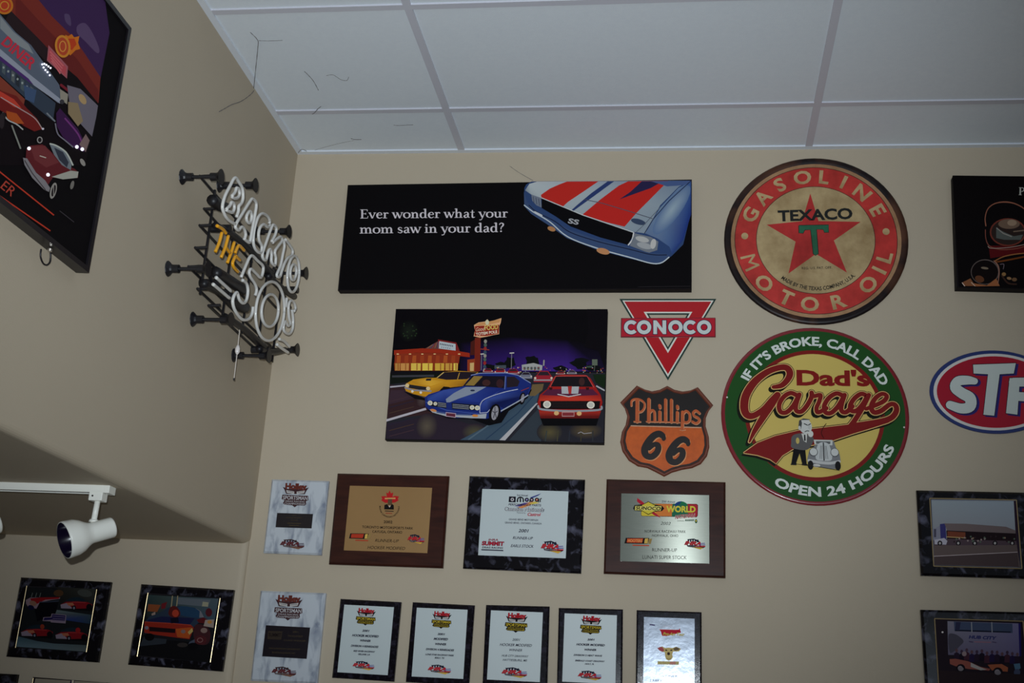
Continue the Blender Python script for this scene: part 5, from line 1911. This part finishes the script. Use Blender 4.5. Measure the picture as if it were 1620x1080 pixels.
A.poly([(190, 188), (256, 262), (252, 294), (184, 230)], (186, 80, 90))
for k in range(4):
    A.stroke([(192 + k * 2, 200 + k * 12), (244 - k * 4, 256 + k * 10)], 5, (206, 110, 116), caps=False)
A.stroke([(235, 330), (300, 380)], 10, (120, 36, 48))
A.poly([(230, 345), (262, 366), (258, 405), (232, 386)], (150, 148, 136))
A.poly([(258, 330), (310, 345), (378, 410), (372, 450), (355, 530), (310, 480), (270, 420)], (112, 110, 124))
A.poly([(262, 395), (300, 400), (320, 470), (300, 490), (262, 440)], (142, 128, 100))
A.ell(318, 385, 12, 22, (176, 152, 110), -30)
A.ell(238, 395, 9, 9, (60, 60, 66))
A.stroke([(180, 500 - 60), (210, 470)], 6, (120, 130, 140))
A.poly([(215, 440), (230, 420), (300, 500), (330, 560), (325, 590), (280, 570), (240, 530), (218, 490)], (60, 30, 74))
A.stroke([(250, 460), (300, 520), (322, 575)], 6, (120, 60, 130), sm=True)
A.stroke([(212, 480), (222, 520), (250, 545), (280, 570)], 5, (120, 120, 136), sm=True)
A.poly([(305, 560), (330, 520), (345, 545), (330, 590)], (130, 110, 110))
A.ell(318, 630, 8, 16, (150, 150, 146), -30)
A.ell(14, 22, 34, 34, (196, 120, 40))
A.ell(14, 22, 26, 26, (186, 66, 40))
A.ring(14, 22, 18, 18, 4, (206, 150, 60))
# flaming wheel badge
A.poly([(250, 135), (262, 140), (275, 132), (285, 145), (305, 140), (300, 165), (308, 190), (290, 195), (270, 215), (250, 200)], (206, 116, 36))
A.poly([(262, 150), (286, 150), (294, 172), (276, 195), (258, 185)], (190, 66, 34))
A.ell(240, 180, 30, 44, (206, 138, 50), -8)
A.ell(240, 180, 22, 35, (182, 74, 46), -8)
A.ring(240, 180, 14, 22, 4, (214, 150, 70))
# hot rods
A.poly([(-40, 330), (0, 352), (60, 372), (100, 420), (140, 460), (162, 500), (130, 510), (90, 490), (40, 450), (0, 430), (-40, 400)], (112, 34, 32))
A.poly([(-40, 338), (0, 356), (50, 385), (80, 420), (50, 415), (0, 380), (-40, 365)], (188, 64, 50))
A.poly([(20, 430), (60, 440), (90, 480), (60, 480), (24, 460)], (170, 80, 36))
A.stroke([(0, 378), (70, 420), (130, 458), (160, 500)], 4, (170, 150, 150), sm=True)
A.stroke([(8, 438), (26, 465), (60, 482), (84, 502)], 5, (170, 176, 176), sm=True)
A.ell(10, 450, 8, 14, (40, 34, 36))
A.stroke([(42, 488), (75, 575)], 6, (130, 136, 130))
A.ell(150, 543, 11, 13, (150, 150, 150))
A.ell(150, 543, 7, 9, (30, 26, 28))
A.ell(162, 500, 5, 4, (214, 214, 230))
A.ell(2, 470, 10, 30, (46, 40, 44))
A.poly([(98, 578), (112, 565), (160, 560), (190, 585), (215, 610), (250, 640), (285, 655), (300, 668), (298, 690), (240, 690), (200, 690), (180, 720), (160, 715), (120, 650), (95, 615)], (96, 36, 42))
A.poly([(112, 568), (170, 565), (225, 630), (175, 650), (130, 620)], (112, 52, 56))
A.poly([(188, 560), (205, 562), (250, 590), (275, 630), (270, 660), (235, 640), (205, 600)], (116, 128, 138))
A.poly([(205, 572), (240, 590), (262, 630), (255, 650), (225, 620)], (54, 60, 74))
A.stroke([(190, 558), (215, 566), (252, 592), (278, 640)], 6, (186, 196, 190), sm=True)
A.poly([(196, 686), (270, 662), (300, 666), (296, 690), (240, 696)], (168, 172, 164))
A.poly([(84, 612), (100, 615), (135, 670), (170, 700), (190, 730), (185, 745), (165, 735), (120, 690), (90, 640)], (130, 130, 136))
A.stroke([(90, 622), (120, 672), (172, 738)], 4, (70, 66, 70), caps=False)
A.ell(202, 740, 12, 32, (150, 150, 146), 14)
A.ell(203, 740, 7, 23, (30, 24, 28), 14)
A.stroke([(203, 720), (203, 760)], 3, (150, 150, 146), caps=False)
A.ell(275, 718, 7, 17, (120, 120, 116), 14)
A.stroke([(150, 605), (172, 612)], 4, (190, 180, 170))
# band with the name
A.stroke([(0, 672), (204, 835)], 5, (186, 62, 44), caps=False)
A.stroke([(0, 765), (190, 896)], 5, (186, 62, 44), caps=False)
A.stroke([(-300, 430), (0, 672)], 5, (186, 62, 44), caps=False)
A.stroke([(-300, 560), (0, 765)], 5, (186, 62, 44), caps=False)
A.text('ER', (-6, 728), (38, 764), 36, (176, 70, 56), bold=.0)
A.stroke([(226, 818), (282, 862)], 3, (62, 60, 66), caps=False)
for x, y in ((158, 250), (166, 248), (174, 252), (182, 258), (190, 264), (163, 262), (170, 272), (178, 280), (187, 292)):
    A.new('bulb').ell(x, y, 4, 4, (225, 230, 255), n=10)
for x, y in ((106, 576), (180, 678), (292, 570), (313, 579)):
    A.new('bulb').ell(x, y, 7, 7, (228, 226, 255), n=12)
LED = mat('lit_white_lamp', (0.9, 0.9, 0.95), 0.4, emit=(0.86, 0.86, 1.0, 1.0))
for nm, o in A.done().items():
    if nm.startswith('bulb'):
        o.data.materials[0] = LED
b = MB()                                         # cord loop and screw below the frame
q = [hit(a, c, 0, 0.012) for a, c in ((65, 394), (64, 405), (68, 416), (74, 419), (79, 414), (80, 402), (79, 397))]
b.tube(smooth_pts(q, False, 4), 0.002, 6)
b.build('cord_loop', BLACKN, T, smooth=True)
b = MB()
c = hit(79, 396.5, 0, 0.016)
b.lathe([(-.004, .0), (-.004, .005), (.002, .005), (.004, .0)], c, (0, 0, -1), 12)
b.build('screw', mat('zinc', (190, 190, 185), 0.25, metal=0.8), T)

# ------------------------------------------------------------------ unlit neon sign on the left wall
VN = (240, 240, 2.842)
VN1 = (270, 250, 6.354)
VN2 = (340, 260, 6.75)
VN3 = (260, 390, 5.143)
VN4 = (370, 400, 5.4)
XT, XF = 0.118, 0.080
pc = hit(375, 420, 0, XF)
T = thing('neon_sign', 'unlit neon sign of white and yellow glass tubes on black standoff frame', 'neon sign', (0, pc.y, pc.z))


def path(view, pts, X, n=5, sm=True, closed=False):
    q = [hit(view[0] + a / view[2], view[1] + c / view[2], 0, X) for a, c in pts]
    return smooth_pts(q, closed, n) if sm else q


def tube(name, specs, m, r=0.0050, X=XT):
    for view, pts, closed in specs:
        b = MB()
        q = path(view, pts, X, 5, True, closed)
        if closed:
            q.append(q[0])
        b.tube(q, r, 8)
        b.build(name, m, T, smooth=True)


def ellp(cx, cy, rx, ry, rot=0, n=18):
    c, q = math.cos(math.radians(rot)), math.sin(math.radians(rot))
    return [(cx + rx * math.cos(2 * math.pi * k / n) * c - ry * math.sin(2 * math.pi * k / n) * q, cy + rx * math.cos(2 * math.pi * k / n) * q + ry * math.sin(2 * math.pi * k / n) * c) for k in range(n)]


tube('letter_tube', [(VN2, [(230, 560), (250, 500), (255, 445), (285, 410), (300, 350), (292, 255), (255, 190), (212, 143), (160, 232), (108, 335), (82, 430), (86, 490), (120, 565), (165, 610), (212, 635)], False),
                     (VN2, [(182, 340), (215, 295), (230, 252), (255, 268), (262, 320), (240, 355), (205, 360)], True),
                     (VN2, [(122, 482), (160, 440), (176, 405), (202, 422), (206, 470), (186, 512), (150, 502)], True)], TUBEW)
tube('letter_tube', [(VN2, [(318, 790), (328, 745), (312, 690), (285, 668), (255, 700), (232, 690), (222, 645), (300, 512), (378, 388), (400, 368), (432, 395), (442, 440), (428, 530), (408, 640), (385, 770), (370, 832), (340, 818), (312, 790)], False),
                     (VN2, [(372, 500), (342, 540), (338, 590), (362, 625), (386, 600), (392, 540)], True)], TUBEW)
tube('letter_tube', [(VN2, [(580, 630), (585, 598), (556, 550), (508, 525), (468, 552), (438, 625), (416, 720), (410, 830), (430, 900), (470, 942), (494, 930), (500, 870), (472, 810), (466, 740), (482, 672), (520, 640), (560, 668), (590, 648)], False)], TUBEW)
tube('letter_tube', [(VN2, [(605, 825), (645, 745), (655, 680), (622, 645), (598, 690), (550, 825), (508, 950), (515, 1005), (545, 1018), (568, 930), (590, 905), (604, 950), (604, 1040), (640, 1078), (650, 1000), (640, 930), (680, 865), (718, 810), (700, 772), (655, 800), (615, 835)], False)], TUBEW)
tube('letter_tube', [(VN2, [(730, 800), (742, 870), (725, 960), (700, 1080), (660, 1180), (690, 1200), (715, 1130), (740, 1060), (775, 1000), (820, 970), (828, 915), (790, 850), (750, 800)], False)], TUBEW)
tube('letter_tube', [(VN4, ellp(507, 180, 50, 155, 4), True), (VN4, ellp(507, 165, 26, 68, 4), True)], TUBEW)
tube('digit_tube', [(VN3, [(625, 248), (665, 150), (706, 74), (758, 116), (804, 165), (786, 250), (745, 218), (706, 182), (690, 206), (700, 246), (735, 300), (750, 350), (740, 396)], False),
                    (VN3, [(634, 272), (668, 300), (680, 360), (668, 432), (640, 460), (610, 430), (592, 374), (570, 392), (556, 440), (566, 500), (600, 560), (642, 596), (690, 585), (715, 540), (721, 490)], False)], TUBEW)
tube('digit_tube', [(VN4, ellp(308, 498, 122, 252, 4), True), (VN4, ellp(308, 492, 72, 138, 4), True)], TUBEW)
tube('letter_tube', [(VN4, [(452, 385), (446, 425), (440, 462)], False),
                     (VN4, [(512, 500), (526, 470), (510, 420), (485, 408), (466, 450), (470, 550), (482, 600), (462, 622), (440, 585), (424, 622), (430, 670), (470, 692), (500, 650), (505, 560), (495, 485)], False)], TUBEW)
for vw, pts in ((VN3, [(420, 250), (480, 305), (542, 362)]), (VN3, [(395, 305), (460, 360), (530, 420)]), (VN4, [(385, 735), (430, 755), (475, 802)]), (VN4, [(365, 780), (410, 815), (465, 852)])):
    tube('dash_tube', [(vw, pts, False)], TUBEW)
tube('letter_tube', [(VN1, [(465, 680), (520, 712), (556, 756)], False), (VN1, [(515, 748), (488, 850), (450, 940)], False)], TUBEY)
tube('letter_tube', [(VN1, [(580, 780), (548, 900), (508, 996)], False), (VN1, [(548, 890), (595, 950)], False), (VN1, [(640, 845), (608, 950), (570, 1052)], False)], TUBEY)
tube('letter_tube', [(VN1, [(740, 930), (690, 880), (670, 900), (648, 952)], False), (VN3, [(578, 78), (556, 130), (566, 170), (600, 206)], False), (VN3, [(578, 76), (616, 112)], False)], TUBEY)
# black frame: rails along the wall, uprights, standoffs with flared feet
YL, YR = -0.90, -0.13


def PZ(view, x, y, X):
    return hit(view[0] + x / view[2], view[1] + y / view[2], 0, X)


rails = [(VN, (215, 108), -0.15), (VN, (235, 255), -0.42), (VN, (215, 330), -0.15), (VN, (195, 430), -0.42), (VN, (165, 515), -0.15), (VN, (205, 615), -0.15), (VN, (255, 690), -0.15)]
zs = []
for vw, (x, y), ye in rails:
    p = PZ(vw, x, y, 0.045)
    zs.append((p.y, p.z, ye))
    b = MB()
    b.tube([(0.045, p.y, p.z), (0.045, ye, p.z)], 0.0042, 6)
    b.tube([(0.045, p.y + 0.004, p.z), (XF, p.y + 0.004, p.z + 0.002)], 0.0045, 6)
    b.build('frame_rail', BLACKN, T)
zt = max(z for _, z, _ in zs)
zb = min(z for _, z, _ in zs)
for y in (-0.80, -0.62, -0.45, -0.30, -0.155):
    b = MB()
    b.tube([(0.055, y, zb - 0.0), (0.055, y, zt)], 0.004, 6)
    b.build('frame_upright', BLACKN, T)


def standoff(y, z, xr=0.118, cup=True):
    b = MB()
    b.tube([(0.012, y, z), (xr - 0.012, y, z)], 0.0055, 8)
    o = b.build('standoff', BLACKN, T)
    for x0, d in ((0.0, 1), (xr, -1)):
        c = MB()
        c.lathe([(0.0, 0.0), (0.0, 0.023), (0.002, 0.022), (0.009, 0.014), (0.014, 0.0118), (0.032, 0.0118), (0.032, 0.0)], (x0, y, z), (d, 0, 0), 12)
        c.build('standoff_foot', BLACKN, o)


for p, X in (((288, 280), 0), ((266, 425), 0), ((305, 505), 0), ((370, 562), 0)):
    q = hit(p[0], p[1], 0, 0)
    standoff(q.y, q.z)
for p in ((405, 293), (458, 366), (485, 432), (471, 553)):
    q = hit(p[0], p[1], 0, 0.118)
    standoff(q.y, q.z)
# blacked-out glass and electrode housings behind the letters
for vw, pts, r in ((VN, [(285, 330), (360, 370), (440, 440), (540, 560)], 0.010), (VN, [(270, 215), (300, 240), (330, 250)], 0.016), (VN, [(285, 540), (350, 580), (410, 620)], 0.017), (VN, [(330, 640), (390, 690), (420, 700)], 0.017),
                   (VN, [(520, 555), (580, 610), (640, 650)], 0.011), (VN, [(330, 740), (420, 800), (520, 890)], 0.010), (VN, [(255, 500), (262, 560), (300, 640)], 0.006), (VN, [(230, 590), (290, 620), (330, 640)], 0.012),
                   (VN, [(480, 885), (540, 900), (600, 890)], 0.010), (VN, [(560, 590), (600, 660), (620, 700)], 0.007), (VN, [(440, 420), (500, 500), (545, 540)], 0.007)):
    b = MB()
    q = path(vw, pts, 0.088, 4)
    b.tube(q, r, 10)
    b.build('blackened_tube', BLACKN, T, smooth=True)
for vw, x, y in ((VN, 310, 345), (VN, 262, 590), (VN, 540, 545), (VN, 490, 890), (VN, 620, 620)):
    b = MB()
    q = PZ(vw, x, y, 0.07)
    b.lathe([(-.03, 0), (-.03, .012), (.03, .012), (.03, 0)], q, (1, 0, 0), 12)
    b.build('tube_support', BLACKN, T)
GL = mat('clear_glass_bead', (215, 218, 220), 0.12, coat=0.6)
for p in ((288 + 24, 372 - 60), (352, 312)):
    pass
b = MB()                                         # pull cord with a bead
p0, p1, p2 = PZ(VN, 397, 785, XF), PZ(VN, 386, 890, XF), PZ(VN, 370, 1022, XF)
b.tube([p0, p1, p2], 0.0014, 6)
b.build('pull_cord', mat('white_cord', (205, 205, 200), 0.6), T)
b = MB()
d = (p2 - p0).normalized()
b.lathe([(-.016, 0), (-.014, .004), (-.004, .0075), (.006, .0075), (.013, .004), (.016, 0)], p1, d, 12)
b.build('cord_bead', GL, T, smooth=True)
b = MB()
b.lathe([(-.004, 0), (-.003, .003), (.003, .003), (.004, 0)], p2, d, 8)
b.build('cord_tip', BLACKN, T)

# ------------------------------------------------------------------ track lighting under the alcove soffit
TY0, TY1 = -0.965, -0.930
tz0, tz1 = SOF - 0.019, SOF
xe = -0.055
T = thing('light_track', 'white ceiling track rail fixed under the alcove soffit', 'light track', (-0.9, (TY0 + TY1) / 2, SOF))
b = MB()
b.box((-2.4, TY0, tz0 + 0.004), (xe, TY1, tz1))
b.box((-2.4, TY0, tz0), (xe, TY0 + 0.008, tz0 + 0.004)).box((-2.4, TY1 - 0.008, tz0), (xe, TY1, tz0 + 0.004))
b.build('rail', WHITE_E, T)
box('end_cap', (xe, TY0 - 0.001, tz0 - 0.001), (xe + 0.014, TY1 + 0.001, tz1), WHITE_E, T, bev=0.001)
box('conductor', (-2.39, TY0 + 0.010, tz0 + 0.002), (xe, TY1 - 0.010, tz0 + 0.0045), mat('dark_slot', (40, 38, 60), 0.5), T)

VL = (0, 740, 6.75)
DARKIN = mat('dark_lamp_interior', (16, 10, 34), 0.2, coat=0.4)


def track_head(shift, lab):
    TYc = (TY0 + TY1) / 2
    c1 = hit(0 + 686 / 6.75, 740 + 772 / 6.75, 1, TYc - 0.055)      # mouth
    c2 = hit(0 + 1205 / 6.75, 740 + 632 / 6.75, 1, TYc + 0.030)     # tail
    st = hit(1000 / 6.75, 740 + 568 / 6.75, 1, TYc)
    off = Vector((-shift, 0, 0))
    c1, c2, st = c1 + off, c2 + off, st + off
    R = thing('track_spotlight', lab, 'spotlight', (st.x, TYc, tz0), 'track spotlights')
    ax = (c2 - c1)
    L = ax.length
    ax.normalize()
    b = MB()
    b.lathe([(0, .0455), (0, .0475), (.006, .048), (L * .22, .0465), (L * .34, .041), (L * .42, .034), (L * .50, .0285), (L * .56, .0268), (L * .97, .0268), (L, .0250), (L, 0)], c1, ax, 40)
    b.build('shade', WHITE_E, R, smooth=True)
    b = MB()
    b.lathe([(0, .0455), (L * .25, .042), (L * .38, .032), (L * .45, .02), (L * .46, 0)], c1, ax, 40)
    b.build('reflector', DARKIN, R, smooth=True)
    b = MB()
    b.lathe([(.012, 0), (.013, .010), (.02, .022), (.034, .030), (.05, .018)], c1 + ax * .018, ax, 24)
    b.build('bulb', mat('dark_glass_bulb', (30, 40, 52), 0.08, coat=0.8), R, smooth=True)
    b = MB()
    b.tube([(st.x + .002, TYc, tz0 - 0.012), (st.x, TYc, st.z - 0.004)], 0.0075, 12)
    b.build('stem', WHITE_E, R, smooth=True)
    b = MB()
    b.lathe([(-.004, 0.0), (-.004, .013), (.003, .011), (.004, 0)], (st.x, TYc, st.z + .001), (0, 0, 1), 16)
    b.build('stem_collar', WHITE_E, R, smooth=True)
    ad = box('track_adapter', (st.x - .017, TYc - .016, tz0 - .021), (st.x + .020, TYc + .016, tz0 + .001), WHITE_E, R, bev=0.002)
    b = MB()
    b.lathe([(-.001, 0), (-.001, .0025), (.001, .0025), (.001, 0)], (st.x - .006, TYc - .0163, tz0 - .009), (0, -1, 0), 8)
    b.build('latch', BLACKN, ad)
    return R


track_head(0.0, 'white step-shaped track spotlight hanging at the end of the rail')
track_head(0.318, 'second white track spotlight, mostly hidden beyond the left edge')

# ------------------------------------------------------------------ cobwebs and dust threads in the ceiling corner
WEB = mat('grey_cobweb', (0.16, 0.15, 0.15), 0.9)
VW = (300, 0, 3.24)


def web(label, pts, plane, r=0.0009):
    """plane 'c' ceiling, 'l' left wall, 'b' back wall; or explicit end points"""
    q = []
    for x, y, pl in pts:
        px, py = 300 + x / 3.24, y / 3.24
        if pl == 'c':
            q.append(hit(px, py, 2, H - 0.003))
        elif pl == 'l':
            q.append(hit(px, py, 0, 0.003))
        elif pl == 'b':
            q.append(hit(px, py, 1, -0.003))
    b = MB()
    qs = smooth_pts(q, False, 4)
    n_ = len(qs)
    b.tube(qs, [r * 0.72 * (0.6 + 0.7 * abs(math.sin(1.7 * k))) for k in range(n_)], 5)
    o = b.build('cobweb', WEB)
    return tag(o, label, 'cobweb', 'cobwebs near the ceiling corner')


web('long dark cobweb strand hanging from ceiling and curling down the left wall', [(310, 165, 'c'), (348, 205, 'c'), (350, 240, 'c'), (340, 340, 'c'), (329, 448, 'c'), (326, 470, 'l'), (300, 495, 'l'), (262, 520, 'l'), (218, 535, 'l'), (180, 556, 'l'), (152, 572, 'l')], None, 0.0014)
web('short straight cobweb thread branching sideways from the long strand', [(352, 208, 'c'), (400, 210, 'c'), (475, 207, 'c')], None, 0.0008)
web('dark dotted cobweb thread in the middle of the first ceiling panel', [(588, 366, 'c'), (605, 382, 'c'), (634, 415, 'c'), (660, 462, 'c')], None, 0.0013)
web('small hooked cobweb across the cross tee near the corner', [(628, 585, 'c'), (640, 578, 'c'), (655, 560, 'c'), (672, 546, 'c')], None, 0.0015)
web('faint curly cobweb to the right of the dotted thread', [(700, 388, 'c'), (735, 384, 'c'), (775, 408, 'c'), (806, 412, 'c'), (815, 395, 'c')], None, 0.0009)
web('short cobweb speck thread on the narrow panel above the wide canvas', [(1045, 641, 'c'), (1075, 643, 'c'), (1145, 639, 'c')], None, 0.0010)
web('dark cobweb knot on the narrow panel nearest the corner', [(826, 710, 'c'), (848, 715, 'c'), (880, 715, 'c')], None, 0.0015)
web('tiny cobweb tuft in the very corner under the ceiling', [(556, 784, 'c'), (575, 765, 'c'), (600, 775, 'c')], None, 0.0012)
web('thin cobweb thread running from the corner along the narrow panel', [(640, 770, 'c'), (700, 752, 'c'), (780, 732, 'c'), (840, 720, 'c')], None, 0.0006)
web('fine cobweb thread on the wall above the wide canvas', [(1640, 850, 'b'), (1690, 885, 'b'), (1760, 925, 'b')], None, 0.0009)
